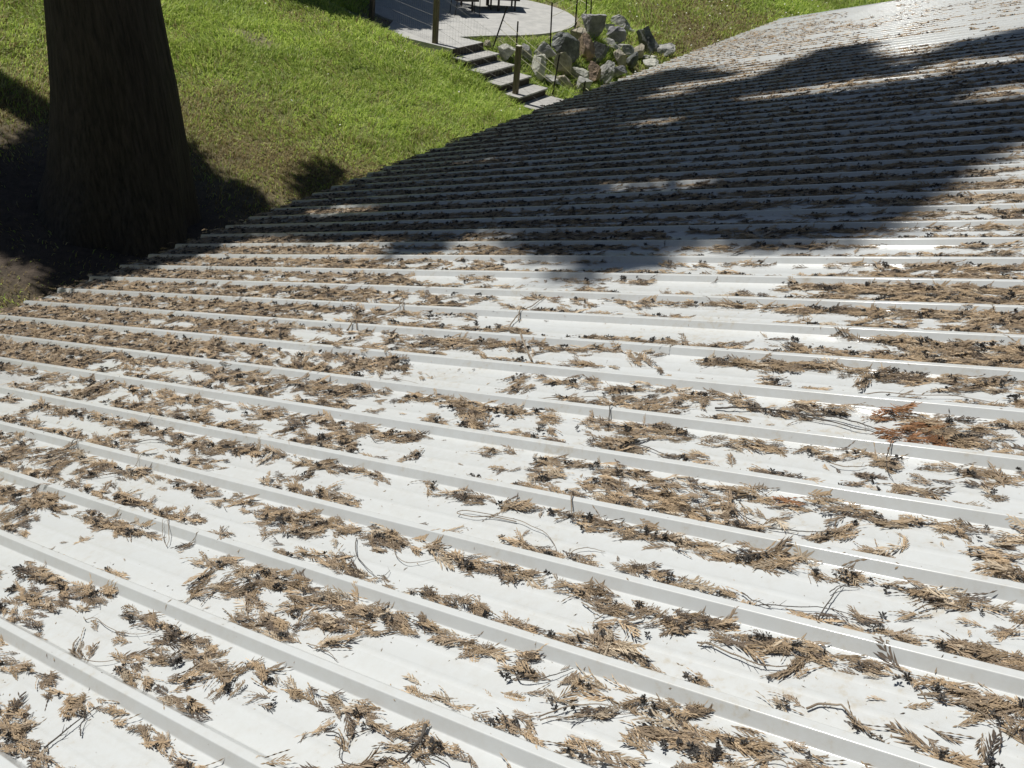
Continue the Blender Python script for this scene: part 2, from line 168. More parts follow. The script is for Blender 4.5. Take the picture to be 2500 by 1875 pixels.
TWIGS=[
('pale hooked twig lying in the second pan from the bottom left',1.6,[[(2.6,0.854),(2.573,0.846),(2.543,0.865),(2.448,0.854),(2.355,0.864),(2.268,0.911)]]),
('bowed grey twig curling round a tuft beside the lowest left rib',1.7,[[(2.516,0.788),(2.487,0.754),(2.417,0.722),(2.366,0.726),(2.302,0.756),(2.259,0.793),(2.221,0.796)]]),
('straight dark forked twig in the bottom left corner pan',2.6,[[(2.155,0.483),(2.152,0.526),(2.152,0.564),(2.152,0.603),(2.151,0.643)],[(2.097,0.556),(2.126,0.575),(2.147,0.602)]]),
('short upright looped twig standing against a rib at far left',1.6,[[(2.794,1.326),(2.696,1.251),(2.672,1.222)],[(2.672,1.222),(2.752,1.261),(2.797,1.305),(2.794,1.326)]]),
('thin twig dropping diagonally from a frond to a black cone at lower centre left',1.8,[[(1.991,1.51),(1.923,1.439),(1.826,1.392),(1.743,1.364)],[(1.775,1.379),(1.746,1.382),(1.753,1.415)],[(1.913,1.401),(1.923,1.439)]]),
('bare twig looping down like a U in the lower centre left pan',1.7,[[(1.955,1.576),(1.911,1.573),(1.844,1.535),(1.783,1.48),(1.722,1.461),(1.68,1.485),(1.638,1.523)]]),
('short thick charcoal branch stub standing out of a frond pile at the bottom edge',5.5,[[(1.239,0.97),(1.224,0.94),(1.221,0.904),(1.225,0.866)]]),
('knobbly twig arching down to the bottom edge, right of the charcoal branch stub',2,[[(1.207,0.892),(1.165,0.907),(1.123,0.903),(1.094,0.891)],[(1.207,0.892),(1.174,0.88),(1.145,0.863)]]),
('drooping angular twig at the bottom edge, left of the charcoal branch stub',2,[[(1.47,0.85),(1.436,0.858),(1.404,0.846),(1.38,0.814),(1.355,0.802),(1.292,0.821)]]),
('slim tan twig poking out below a pile toward the lower left centre rib',1.7,[[(1.763,1.063),(1.712,1.062),(1.66,1.058),(1.624,1.048)]]),
('long hairpin twig doubling back on itself in the clean middle pan',1.9,[[(1.507,1.771),(1.601,1.767),(1.659,1.743),(1.728,1.741),(1.719,1.762),(1.653,1.771),(1.506,1.776),(1.434,1.759),(1.382,1.748),(1.328,1.712),(1.284,1.664)]]),
('small springy twig arching above a feathered frond just right of the hairpin twig',1.6,[[(1.251,1.664),(1.242,1.702),(1.207,1.722),(1.155,1.729)]]),
('curved twig hugging a tall frond in the lower right centre pan',1.9,[[(1.107,1.5),(1.065,1.483),(1.026,1.479),(0.995,1.513)],[(1.026,1.479),(1.034,1.438),(1.022,1.413)]]),
('long rough twig with side nubs sweeping right across a clean pan at lower right',2.6,[[(0.758,1.471),(0.73,1.479),(0.689,1.471),(0.645,1.462),(0.606,1.454),(0.569,1.461),(0.538,1.474),(0.515,1.499)],[(0.747,1.464),(0.725,1.487)]]),
('sickle shaped twig beneath a dark clump at bottom centre',2.1,[[(1.13,1.198),(1.103,1.185),(1.062,1.203),(1.031,1.237),(1.005,1.275)]]),
('pair of long parallel twigs running into the largest fan of fronds',2,[[(1.002,1.108),(0.975,1.132),(0.945,1.163),(0.902,1.186),(0.855,1.202),(0.803,1.214)],[(0.992,1.098),(0.967,1.119),(0.917,1.136),(0.859,1.173),(0.801,1.208)]]),
('arched grey twig at the bottom edge right of the largest fan of fronds',2.2,[[(0.515,1.157),(0.502,1.191),(0.48,1.209),(0.456,1.212),(0.439,1.196)]]),
('long thin forked twig lying along the right hand pan below a dark cone',2,[[(0.722,1.691),(0.684,1.667),(0.636,1.664)],[(0.656,1.662),(0.586,1.68),(0.517,1.697),(0.447,1.703),(0.399,1.705)],[(0.669,1.642),(0.65,1.661),(0.635,1.663)]]),
('black twig with a tuft of cones standing across the right hand pan',2,[[(0.515,1.665),(0.508,1.716),(0.501,1.774),(0.492,1.809)],[(0.516,1.768),(0.499,1.793),(0.453,1.814)]]),
('slender twig running under a long strip of fronds at lower right',2,[[(0.259,1.501),(0.217,1.512),(0.18,1.508),(0.137,1.497),(0.102,1.478)]]),
('short blunt twig poking left from a strip of fronds near the right edge',2,[[(0.309,1.78),(0.288,1.8),(0.251,1.814),(0.204,1.82)]]),
('thick ropy twig bending downhill in the bottom right pan',3,[[(0.459,1.373),(0.435,1.398),(0.405,1.406),(0.381,1.396),(0.347,1.37),(0.313,1.351),(0.291,1.34)]]),
('shallow arched bare twig in the upper left pans above two dark cones',2,[[(3.641,1.73),(3.586,1.762),(3.485,1.777),(3.377,1.767),(3.319,1.738)]]),
('dark bent branch tip lying over litter near the left edge',3.2,[[(4.148,1.443),(4.042,1.507),(3.98,1.57),(3.971,1.613),(3.916,1.631)],[(3.915,1.582),(3.949,1.613)]]),
('long kinked twig crossing a rib at left with a looped lower end',2.3,[[(3.57,1.342),(3.63,1.359),(3.578,1.424),(3.504,1.466),(3.421,1.531),(3.412,1.585),(3.475,1.663)]]),
('thin straight twig laid over a rib at left beside a cone tuft',2,[[(3.807,1.769),(3.781,1.824),(3.789,1.897),(3.756,1.942)]]),
('S shaped twig hanging below a frond mound at centre left',2,[[(2.563,2.175),(2.503,2.125),(2.421,2.073),(2.383,2.083),(2.408,2.149)]]),
('twin fine twigs crossing on a clean strip of pan at centre',1.8,[[(2.908,2.629),(2.857,2.591),(2.787,2.592),(2.746,2.633)],[(2.863,2.563),(2.782,2.586),(2.693,2.59),(2.536,2.57)]]),
('very straight thin twig lying along the pan just right of centre',1.9,[[(1.925,2.574),(1.848,2.595),(1.772,2.613),(1.699,2.635),(1.623,2.668)],[(1.928,2.579),(1.835,2.572),(1.768,2.576)]]),
('small black twig leaning up against a rib right of centre',3,[[(1.507,2.417),(1.539,2.488),(1.553,2.545),(1.537,2.564)]]),
('long wavy twig trailing right from a big pile below the black leaning twig',2,[[(1.356,2.335),(1.279,2.312),(1.198,2.283),(1.156,2.278)]]),
('thick two pronged black branch pointing at the russet frond clump',4.5,[[(1.176,2.663),(1.105,2.666),(1.022,2.688),(0.976,2.696)],[(0.979,2.695),(0.924,2.687),(0.87,2.676),(0.801,2.651),(0.738,2.644),(0.654,2.621),(0.574,2.616)],[(0.924,2.687),(0.85,2.681),(0.769,2.684),(0.685,2.666),(0.622,2.647),(0.579,2.64)]]),
('long dark twig curving like a bow beside the biggest pile at right centre',2.6,[[(0.916,2.125),(0.902,2.087),(0.867,2.044),(0.819,2.013),(0.767,1.998)],[(0.75,1.991),(0.682,1.995),(0.634,2.002),(0.587,2.021),(0.548,2.046)]]),
('twig bridging a rib between two piles at centre',2.4,[[(1.344,1.855),(1.386,1.943),(1.373,1.977),(1.311,2.011),(1.261,2.027)]]),
('long level twig lying in the pan above the russet frond clump',2.3,[[(0.761,2.874),(0.695,2.878),(0.641,2.905),(0.581,2.908),(0.504,2.91),(0.413,2.929),(0.357,2.927),(0.284,2.916)]]),
('two thin black twigs stepping over the rib below the russet frond clump',2.2,[[(0.528,2.468),(0.52,2.533),(0.497,2.562)],[(0.528,2.468),(0.506,2.385),(0.481,2.342)]]),
('smooth curved twig with one raised nub in the right hand pan',2.1,[[(0.682,2.39),(0.648,2.373),(0.603,2.379),(0.573,2.402)]]),
('stout grey branch lying slantwise over a rib left of centre',5,[[(3.567,3.08),(3.559,3.16),(3.533,3.301),(3.457,3.404),(3.454,3.526)],[(3.493,3.09),(3.558,3.171)],[(3.404,3.398),(3.444,3.466)]]),
('stout grey S shaped branch crossing two ribs at centre',5.5,[[(2.172,2.91),(2.328,3.086),(2.429,3.185),(2.528,3.25),(2.569,3.368),(2.584,3.539),(2.599,3.72)],[(2.545,3.36),(2.581,3.43)]])]
ROCKS=[
(-0.90,22.38,-5.14,0.41,0.38,1,'pale crumbly boulder beside the second stair tread'),
(-0.41,22.54,-5.14,0.24,0.39,0,'mottled grey boulder just right of the capped wooden post'),
(0.05,22.87,-5.12,0.52,0.39,0,'rounded mid grey boulder between two fence posts above the hairline ropes'),
(-0.06,22.70,-5.16,0.29,0.16,1,'small whitish stone resting at the foot of the rounded mid grey boulder'),
(0.59,23.22,-5.17,0.64,0.63,4,'large rough charcoal boulder left of the cream boulder'),
(0.56,22.70,-5.41,0.39,0.55,2,'boulder with a pale top and shaded front behind the leaning fence post'),
(-0.06,22.12,-5.46,0.32,0.52,1,'tall narrow pale block stone beside the lower stair treads'),
(1.02,22.78,-5.59,0.42,0.35,1,'white topped boulder with a dark hollow front near the roof edge'),
(0.32,22.22,-5.55,0.49,0.14,0,'low flat grey stone at the foot of the leaning fence post'),
(0.63,22.22,-5.66,0.37,0.30,2,'tan rounded stone beside the bottom stair tread'),
(1.13,22.42,-5.77,0.41,0.35,0,'round grey boulder with white streaks half hidden by the roof edge'),
(1.42,23.05,-5.68,0.31,0.52,3,'brown boulder with a rusty orange stripe touching the roof edge'),
(1.74,23.35,-5.72,0.34,0.57,0,'upright smooth grey boulder next to the rusty striped one'),
(2.09,23.94,-5.70,0.48,0.32,5,'low bluish slate boulder jutting over the roof edge'),
(2.16,24.42,-5.58,0.31,0.49,2,'tan boulder with a warm orange lower corner in the middle of the pile'),
(2.53,24.75,-5.68,0.31,0.52,4,'dark pointed boulder with a white lip beside the tan one'),
(1.14,23.73,-5.22,0.43,0.62,3,'biggest reddish brown pitted boulder in the pile'),
(1.52,23.97,-5.34,0.48,0.53,4,'blackish boulder leaning on the right of the reddish brown one'),
(1.85,25.06,-5.19,0.42,0.25,0,'jagged pale grey ledge stone above the blackish boulder'),
(0.94,24.24,-4.96,0.39,0.39,2,'cream slab boulder under the large purple grey boulder'),
(1.29,24.83,-4.97,0.58,0.69,5,'large purple grey boulder beside the last rope fence post'),
(1.78,26.19,-4.99,0.41,0.23,1,'cream flat stone to the right of the large purple grey boulder'),
(2.04,25.66,-5.18,0.51,0.48,5,'broken purplish boulder below the grey wedge'),
(2.33,27.34,-5.15,0.64,0.46,0,'grey wedge shaped boulder at the top of the pile'),
(2.73,27.57,-5.25,0.41,0.12,1,'thin pale slab sticking out at the right of the grey wedge'),
(3.08,26.37,-5.53,0.57,0.76,4,'tall dark egg shaped boulder with an orange tip on the right'),
(2.34,25.38,-5.41,0.46,0.30,0,'mossy grey boulder in the middle right of the pile'),
(2.70,25.73,-5.53,0.41,0.39,2,'greenish tan boulder with a dark notch'),
(3.58,26.37,-5.61,0.55,0.40,0,'flat topped grey boulder at the far right of the pile'),
(3.01,25.85,-5.61,0.27,0.16,1,'small cream stone above the roof edge, left of a pair'),
(3.29,25.93,-5.64,0.27,0.16,1,'small cream stone above the roof edge, right of a pair'),
(3.14,25.33,-5.73,0.43,0.28,1,'white angular stone cut off by the roof edge'),
(-1.44,22.64,-4.97,0.19,0.20,2,'small cream stone standing beside the top step'),
]
A_POST=((-2.68,21.86,-4.96),(-2.65,21.86,-3.45))
B_POST=((-0.56,20.66,-5.61),(-0.56,20.66,-4.43))
C_POST=((-4.67,24.03,-4.85),(-4.58,24.03,-3.44))
P1_POST=((-1.28,22.67,-4.96),(-0.98,22.67,-3.94))
P2_POST=((-0.68,22.77,-4.98),(-0.69,22.77,-4.29))
P3_POST=((0.19,23.33,-4.99),(0.13,23.33,-3.87))
P4_POST=((0.84,24.75,-4.87),(0.80,24.75,-3.73))
P5_POST=((1.19,26.71,-4.86),(1.10,26.71,-3.74))
P6_POST=((1.36,27.29,-4.89),(1.25,27.29,-3.74))
P7_POST=((0.35,21.57,-5.73),(0.42,21.57,-4.74))
P8_POST=((1.14,22.20,-5.81),(1.16,22.20,-5.45))
P9_POST=((-0.04,29.26,-4.83),(-0.14,29.26,-3.68))
# ------------------------------------------------------------------ building
def roof_material():
    m, t, b = new_mat("white_painted_steel")
    v = mapping(t, (1,1,1)); n = noise(t, v, 2.2, 6, .65); n2 = noise(t, v, 30, 4, .7)
    mul = N_(t, "ShaderNodeMath", operation='MULTIPLY'); t.links.new(n.outputs[0], mul.inputs[0]); t.links.new(n2.outputs[0], mul.inputs[1])
    r = ramp(t, mul.outputs[0], [(.18, (.535,.555,.555)), (.32, (.51,.522,.512)), (.40, (.47,.455,.41)), (.48, (.42,.39,.33))])
    t.links.new(r.outputs[0], b.inputs["Base Color"])
    rr = ramp(t, n.outputs[0], [(.3, (.42,.42,.42)), (.7, (.52,.52,.52))]); t.links.new(rr.outputs[0], b.inputs["Roughness"])
    b.inputs["Specular IOR Level"].default_value = .4; b.inputs["Coat Weight"].default_value = .6; b.inputs["Coat Roughness"].default_value = .16
    n3 = noise(t, mapping(t, (1,1,1)), 5, 2); bump(t, b, n3.outputs[0], .06, .01)
    return m
M_ROOF = roof_material()
def arc(pts, i, r, seg=4):
    """points replacing corner i of polyline pts by a fillet"""
    a, c, d = (np.array(pts[j], float) for j in (i-1, i, i+1))
    e1 = (a-c)/np.linalg.norm(a-c); e2 = (d-c)/np.linalg.norm(d-c)
    th = math.acos(np.clip(e1@e2, -1, 1)); L = r/math.tan(th/2)
    p1, p2 = c+e1*L, c+e2*L; bis = (e1+e2)/np.linalg.norm(e1+e2); ctr = c + bis*r/math.sin(th/2)
    a0 = math.atan2(*(p1-ctr)[::-1]); a1 = math.atan2(*(p2-ctr)[::-1]); da = (a1-a0+math.pi) % (2*math.pi) - math.pi
    out = [p1 + e1*.0012] + [ctr + r*np.array((math.cos(a0+da*k/seg), math.sin(a0+da*k/seg))) for k in range(seg+1)] + [p2 + e2*.0012]
    return out
prof = []
for k in range(K0, K1+1):
    c = C0 + k*PITCH
    P = [(c-PITCH/2, 0), (c-HB, 0), (c-HC, RIBH), (c+HC, RIBH), (c+HB, 0), (c+PITCH/2, 0)]
    for i, r_ in ((1, .0060), (2, .0048), (3, .0048), (4, .0060)): prof += [tuple(q) for q in arc(P, i, r_)]
    if k < K1:
        for s in (0.0, 1.0):                          # two low stiffening beads in every pan
            m_ = c + PITCH*(.37 + .26*s)
            prof += [(m_-.014, 0), (m_-.011, .0004), (m_-.006, .0017), (m_+.006, .0017), (m_+.011, .0004), (m_+.014, 0)]
prof = np.array(prof)
bd = thing("barn_building", tuple(roof(7.0, 10.0, 0)), "long building with a white ribbed metal roof covered in dead cedar litter", "building")
us = np.array([0.0, .25, .5, .75, 1.0]); rows = []
for q in us:
    ue = u_eave(prof[:, 0]); u = U_RIDGE + (ue - U_RIDGE)*q
    rows.append(roof(u, prof[:, 0], prof[:, 1]))
lip = roof(u_eave(prof[:, 0]) + .002, prof[:, 0], prof[:, 1] - .012); rows.append(lip)
nP = len(prof); V = np.vstack(rows); idx = np.arange(nP-1)
F = np.concatenate([np.stack([r*nP+idx, r*nP+idx+1, (r+1)*nP+idx+1, (r+1)*nP+idx], 1) for r in range(len(rows)-1)])
roof_o = mesh_obj("roof", V, F, M_ROOF, bd, smooth=True)
V0, V1 = prof[0, 0], prof[-1, 0]
M_TRIM = mat_noise("white_trim_steel", (.62,.64,.64), (.70,.72,.72), 6, .35, bs=.05)
M_WALL = mat_noise("pale_siding", (.38,.37,.33), (.48,.46,.41), 3, .7)
Eh = Ev; Rh = np.array((-.86321, .50487, 0.)); Zv = np.array((0,0,1.))
# rake trim at the far edge, ridge cap, fascia under the eave
mb = MB(); uc = (U_RIDGE + u_eave(V1))/2; ul = u_eave(V1) - U_RIDGE
mb.box(roof(uc, V1+.035, .012), Rv, Ev, Nv, ul, .07, .05); mb.box(roof(uc, V1+.06, -.07), Rv, Ev, Nv, ul, .02, .12)
mb.obj("rake_trim", M_TRIM, bd)
mb = MB(); mb.box(roof(U_RIDGE+.10, (V0+V1)/2, RIBH+.008), Rv, Ev, Nv, .24, V1-V0, .006)
mb.box(roof(U_RIDGE-.13, (V0+V1)/2, RIBH-.036), (Rv*1-Nv*.35)/np.linalg.norm(Rv-Nv*.35)*np.array((1,1,-1)), Ev, Nv, .24, V1-V0, .006)
mb.obj("ridge_cap", M_TRIM, bd)
mb = MB(); a = roof(u_eave(V0)-.03, V0, -.10); b_ = roof(u_eave(V1)-.03, V1, -.10); d = b_-a; L = np.linalg.norm(d); d = d/L
mb.box((a+b_)/2, d, np.cross(Zv, d), Zv, L, .03, .16); mb.obj("fascia", M_TRIM, bd)
# back slope, so that the building is whole from the side
rb = np.array((-Rv[0], -Rv[1], Rv[2])); A = roof(U_RIDGE, V0, -.002); B = roof(U_RIDGE, V1, -.002)
mesh_obj("back_roof", np.array([A, B, B+rb*9.0, A+rb*9.0]), [(0,1,2,3)], M_ROOF, bd)
mb = MB(); ZB = -7.2
e0 = roof(u_eave(V0)-.45, V0+.15, -.25); e1 = roof(u_eave(V1)-.45, V1-.15, -.25)
r0 = roof(U_RIDGE, V0+.15, -.25); r1 = roof(U_RIDGE, V1-.15, -.25); k0 = r0+rb*8.7; k1 = r1+rb*8.7
def g_(p): q = p.copy(); q[2] = ZB; return q
Vw = [e0, e1, r0, r1, k0, k1, g_(e0), g_(e1), g_(r0), g_(r1), g_(k0), g_(k1)]
mb.add(Vw, [(0,1,7,6), (4,10,11,5), (0,6,8,2), (2,8,10,4), (1,3,9,7), (3,5,11,9)]); mb.obj("wall", M_WALL, bd)
# ------------------------------------------------------------------ ground
def ss(a, b, x): t = np.clip((x-a)/(b-a), 0, 1); return t*t*(3-2*t)
def zg(x, y):
    x = np.asarray(x, float); y = np.asarray(y, float)
    rh = np.clip(-.8632*x + .5049*y, 6, 45); v = .5049*x + .8632*y
    z = -5 + .22*(rh-10.7) - .06*(np.clip(v, 0, 19)-7.3) + .08*np.clip(v-22, 0, 60)
    r = np.hypot(x+2.1, y-26.3); k = 1-ss(3.2, 5.2, r); z = z*(1-k) + (-4.86)*k
    s = (x+1.86)*.867 + (y-21.93)*-.499; w = np.abs((x+1.86)*.499 + (y-21.93)*.867)
    k = (1-ss(.6, 1.1, w))*ss(-1.5, -1.0, s)*(1-ss(3.2, 4, s)); z = z*(1-k) + (-4.98-.36*np.maximum(s, -.05))*k
    return z
def zgn(x, y):
    far = ss(3.2, 6, np.hypot(x+2.1, y-26.3))
    return zg(x, y) + ((fbm(x*.35, y*.35, 5)-.5)*.22 + (fbm(x*1.6, y*1.6, 8)-.5)*.10)*(.25+.75*far)*(1-ss(60, 120, np.hypot(x, y)))
TR = np.array((-5.75, 10.95))                      # trunk foot
def dirt(x, y):
    """0..1 where bare soil shows through"""
    d = np.hypot(x-TR[0], y-TR[1]); n = fbm(x*.9, y*.9, 21)
    a = np.clip(1.1-(d-.9)/1.5 + (n-.5)*1.8, 0, 1)*.85
    lx, ly = x+6.9, y-10.6; a = np.maximum(a, np.clip(1.1-np.hypot(lx, ly)/1.2 + (n-.5)*1.5, 0, 1))
    p = np.hypot((x+6.15)/.95, (y-18.9)/.55); a = np.maximum(a, np.clip((.95-p)*1.8 + (n-.5)*5, 0, 1)*.7)
    r = np.hypot(x+2.1, y-26.3); a = np.maximum(a, (r < 3.55)*.9*np.clip(1-(r-3.0)/.7+(n-.5)*1.5, 0, 1))
    s = (x+1.86)*.867 + (y-21.93)*-.499; w = np.abs((x+1.86)*.499 + (y-21.93)*.867); a = np.maximum(a, ((w < .62) & (s > -.2) & (s < 3.2))*1.0)
    return np.clip(a, 0, 1)
def dry(x, y):
    n = fbm(x*.55, y*.55, 33); n2 = fbm(x*.22, y*.22, 40)
    d = np.hypot(x-TR[0]-.6, y-TR[1]-.6)
    a = np.clip(1.25-(d-1.5)/3.4, 0, 1)*.85 + np.clip((n-.47)*3.5, 0, 1)*.5 + ss(-7.5, -10, x)*.3
    a = a + ss(-7.2, -8.6, x)*ss(16.5, 12, y)*.15
    a = a + np.exp(-((x-5.2)**2/5 + (y-29)**2/12))*.75*np.clip(.4+n*1.2, 0, 1)
    return np.clip(a, 0, 1)
def axis(lo, hi, flo, fhi, st):
    a = [*np.arange(flo, fhi, st)]; s = st
    while a[-1] < hi: s *= 1.22; a.append(a[-1]+s)
    s = st; b = [flo]
    while b[0] > lo: s *= 1.22; b.insert(0, b[0]-s)
    return np.array(b[:-1]+a)
gx = axis(-600, 600, -13, 13, .16); gy = axis(-600, 900, 7, 40, .2)
GX, GY = np.meshgrid(gx, gy); GZ = zgn(GX, GY)
nx, ny = len(gx), len(gy); I = np.arange(nx*ny).reshape(ny, nx)
F = np.stack([I[:-1,:-1], I[:-1,1:], I[1:,1:], I[1:,:-1]], -1).reshape(-1, 4)
D = dirt(GX, GY).ravel()[:, None]; Y_ = dry(GX, GY).ravel()[:, None]
gc = np.array((.20,.26,.08))*(1-Y_) + np.array((.16,.135,.06))*Y_; gc = gc*(1-D) + np.array((.23,.18,.135))*D; SD = np.clip(1.6-np.hypot((GX-TR[0]+.3)/2.6, (GY-TR[1]+.6)/2.2), 0, 1).ravel()[:, None]; gc = gc*(1-SD) + np.array((.085,.066,.052))*SD  # soil colour also darkened round the trunk foot, deepening the shade there
mg, t, b = new_mat("soil_and_turf"); at = N_(t, "ShaderNodeAttribute", attribute_name="Col"); n = noise(t, mapping(t), 9, 8, .7)
r = ramp(t, n.outputs[0], [(.3, (.45,.45,.45)), (.7, (1.25,1.2,1.15))]); mx = N_(t, "ShaderNodeMix", data_type='RGBA', blend_type='MULTIPLY'); mx.inputs[0].default_value = 1
t.links.new(at.outputs[0], mx.inputs[6]); t.links.new(r.outputs[0], mx.inputs[7]); t.links.new(mx.outputs[2], b.inputs["Base Color"])
b.inputs["Roughness"].default_value = .95; bump(t, b, n.outputs[0], .8, .05)
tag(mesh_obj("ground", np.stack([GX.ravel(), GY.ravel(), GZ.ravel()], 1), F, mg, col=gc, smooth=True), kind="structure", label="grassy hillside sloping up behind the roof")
# ------------------------------------------------------------------ grass blades (stuff)
def in_view(x, y, z, m=60):
    P = np.stack([x, y, z], 1) @ WM      # camera coordinates
    px = 1250 + 2048*P[:, 0]/P[:, 2]; py = 937.5 + 2048*P[:, 1]/P[:, 2]
    return (P[:, 2] > .3) & (px > -m*3) & (px < 2500+m) & (py > -m*3) & (py < 1000)
def above_eave(x, y, z):
    """point can be seen over the eave line from the roof (drop the wholly hidden strip)"""
    P = np.stack([x, y, z], 1); tt = HPAN/(P@Nv); H = P*tt[:, None]; u = H@Rv; v = H@Ev
    return (tt > 1) | (tt < 0) | (u > u_eave(v)-2.6) | (v > V1+.1)
def grass_points():
    outs = []
    for (d0, d1, rho) in ((8, 12, 1500), (12, 16, 1150), (16, 21, 820), (21, 28, 520), (28, 38, 300), (38, 60, 110)):
        a0, a1 = math.radians(-46), math.radians(32); area = .5*(d1**2-d0**2)*(a1-a0); n = int(area*rho)
        d = np.sqrt(rng.uniform(d0**2, d1**2, n)); a = rng.uniform(a0, a1, n); x, y = d*np.sin(a), d*np.cos(a); z = zgn(x, y)
        k = in_view(x, y, z) & above_eave(x, y, z); outs.append(np.stack([x[k], y[k], z[k]], 1))
    return np.vstack(outs)
GP = grass_points(); x, y, z = GP.T
dd = dirt(x, y); r = np.hypot(x+2.1, y-26.3)
s_ = (x+1.86)*.867 + (y-21.93)*-.499; w_ = np.abs((x+1.86)*.499 + (y-21.93)*.867)
keep = (rng.random(len(x)) > dd*.93) & (r > 3.08) & ~((w_ < .60) & (s_ > -1.4) & (s_ < 3.0)) & ~((w_ < .62) & (s_ > -4.5) & (s_ <= -1.3)) & (np.hypot(x-TR[0], y-TR[1]) > 1.0)
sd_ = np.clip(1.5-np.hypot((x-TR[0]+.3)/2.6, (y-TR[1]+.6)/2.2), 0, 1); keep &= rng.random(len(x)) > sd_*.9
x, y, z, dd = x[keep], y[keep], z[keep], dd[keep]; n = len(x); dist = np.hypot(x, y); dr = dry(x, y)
clump = fbm(x*2.2, y*2.2, 50); lod = fbm(x*.8, y*.8, 60)
Lb = (.07 + .13*clump + .08*rng.random(n))*(1-.55*dd)*(1-.45*np.clip(dr, 0, 1))*(1+.4*(lod > .6)); Lb *= 1 + .012*(dist-12)
ang = 2*math.pi*fbm(x*.7, y*.7, 70)*2.2 + rng.normal(0, .9, n); lean = np.clip(.55 + .85*fbm(x*1.3, y*1.3, 80) + rng.normal(0, .25, n), .1, 1.5)
wd = .0046*np.maximum(dist/12, .8)*(1+.5*rng.random(n))
dx, dy = np.cos(ang), np.sin(ang); sa = rng.uniform(0, 2*math.pi, n); sx, sy = np.cos(sa)*wd, np.sin(sa)*wd
B0 = np.stack([x, y, z-.01], 1); S = np.stack([sx, sy, sx*0], 1)
M1 = B0 + np.stack([dx*np.sin(lean*.5), dy*np.sin(lean*.5), np.cos(lean*.5)], 1)*(Lb*.55)[:, None]
T1 = M1 + np.stack([dx*np.sin(lean*1.5), dy*np.sin(lean*1.5), np.cos(np.minimum(lean*1.5, 1.7))], 1)*(Lb*.5)[:, None]
Vg = np.stack([B0-S, B0+S, M1+S*.8, M1-S*.8, T1], 1).reshape(-1, 3)
i5 = np.arange(n)*5; Fg = np.concatenate([np.stack([i5, i5+1, i5+2], 1), np.stack([i5, i5+2, i5+3], 1), np.stack([i5+3, i5+2, i5+4], 1)])
pal = np.array(((.42,.54,.115), (.50,.61,.14), (.31,.43,.10), (.60,.64,.24))); pi = rng.choice(4, n, p=(.4,.3,.2,.1))
cg = pal[pi]*(.78+.5*fbm(x*.5, y*.5, 90))[:, None]*rng.uniform(.8, 1.2, n)[:, None]
straw = np.array((.52,.47,.25)); brown = np.array((.36,.29,.14)); m = rng.random(n) < dr*.72; cg[m] = brown*rng.uniform(.6, 1.15, m.sum())[:, None]
m = rng.random(n) < .035+.10*dr; cg[m] = straw*rng.uniform(.8, 1.2, m.sum())[:, None]
M_GRASS = mat_vcol("grass_blade", .5, .5, .35)
tag(mesh_obj("grass", Vg, Fg, M_GRASS, col=np.repeat(cg, 5, 0)), "long tangled green grass on the hillside", "grass", kind="stuff")
print("grass blades", n)
# small white daisies
fx = rng.uniform(-11, 11, 4000); fy = rng.uniform(14, 40, 4000); fz = zgn(fx, fy)
k = in_view(fx, fy, fz, 0) & (np.hypot(fx+2.1, fy-26.3) > 3.4) & (((fx > 2.5) & (rng.random(4000) < .35)) | (rng.random(4000) < .045)) & (dirt(fx, fy) < .3)
mb = MB()
for X, Y, Z in zip(fx[k], fy[k], fz[k]):
    h = Z+rng.uniform(.12, .2); rr_ = rng.uniform(.012, .02)*max(1, math.hypot(X, Y)/22); tl = rng.normal(0, .35, 2)
    P = [(X+rr_*math.cos(q), Y+rr_*math.sin(q), h+rr_*(tl[0]*math.cos(q)+tl[1]*math.sin(q))) for q in np.arange(0, 6.28, 1.047)]
    mb.add(P + [(X, Y, h-.006)], [(0,1,2,3,4,5)] + [(i, 6, (i+1) % 6) for i in range(6)])
M_DAISY = mat_noise("white_petal", (.62,.62,.52), (.75,.75,.66), 30, .7)
tag(mb.obj("wildflowers", M_DAISY), "tiny white daisies scattered through the grass", "flowers", kind="stuff")
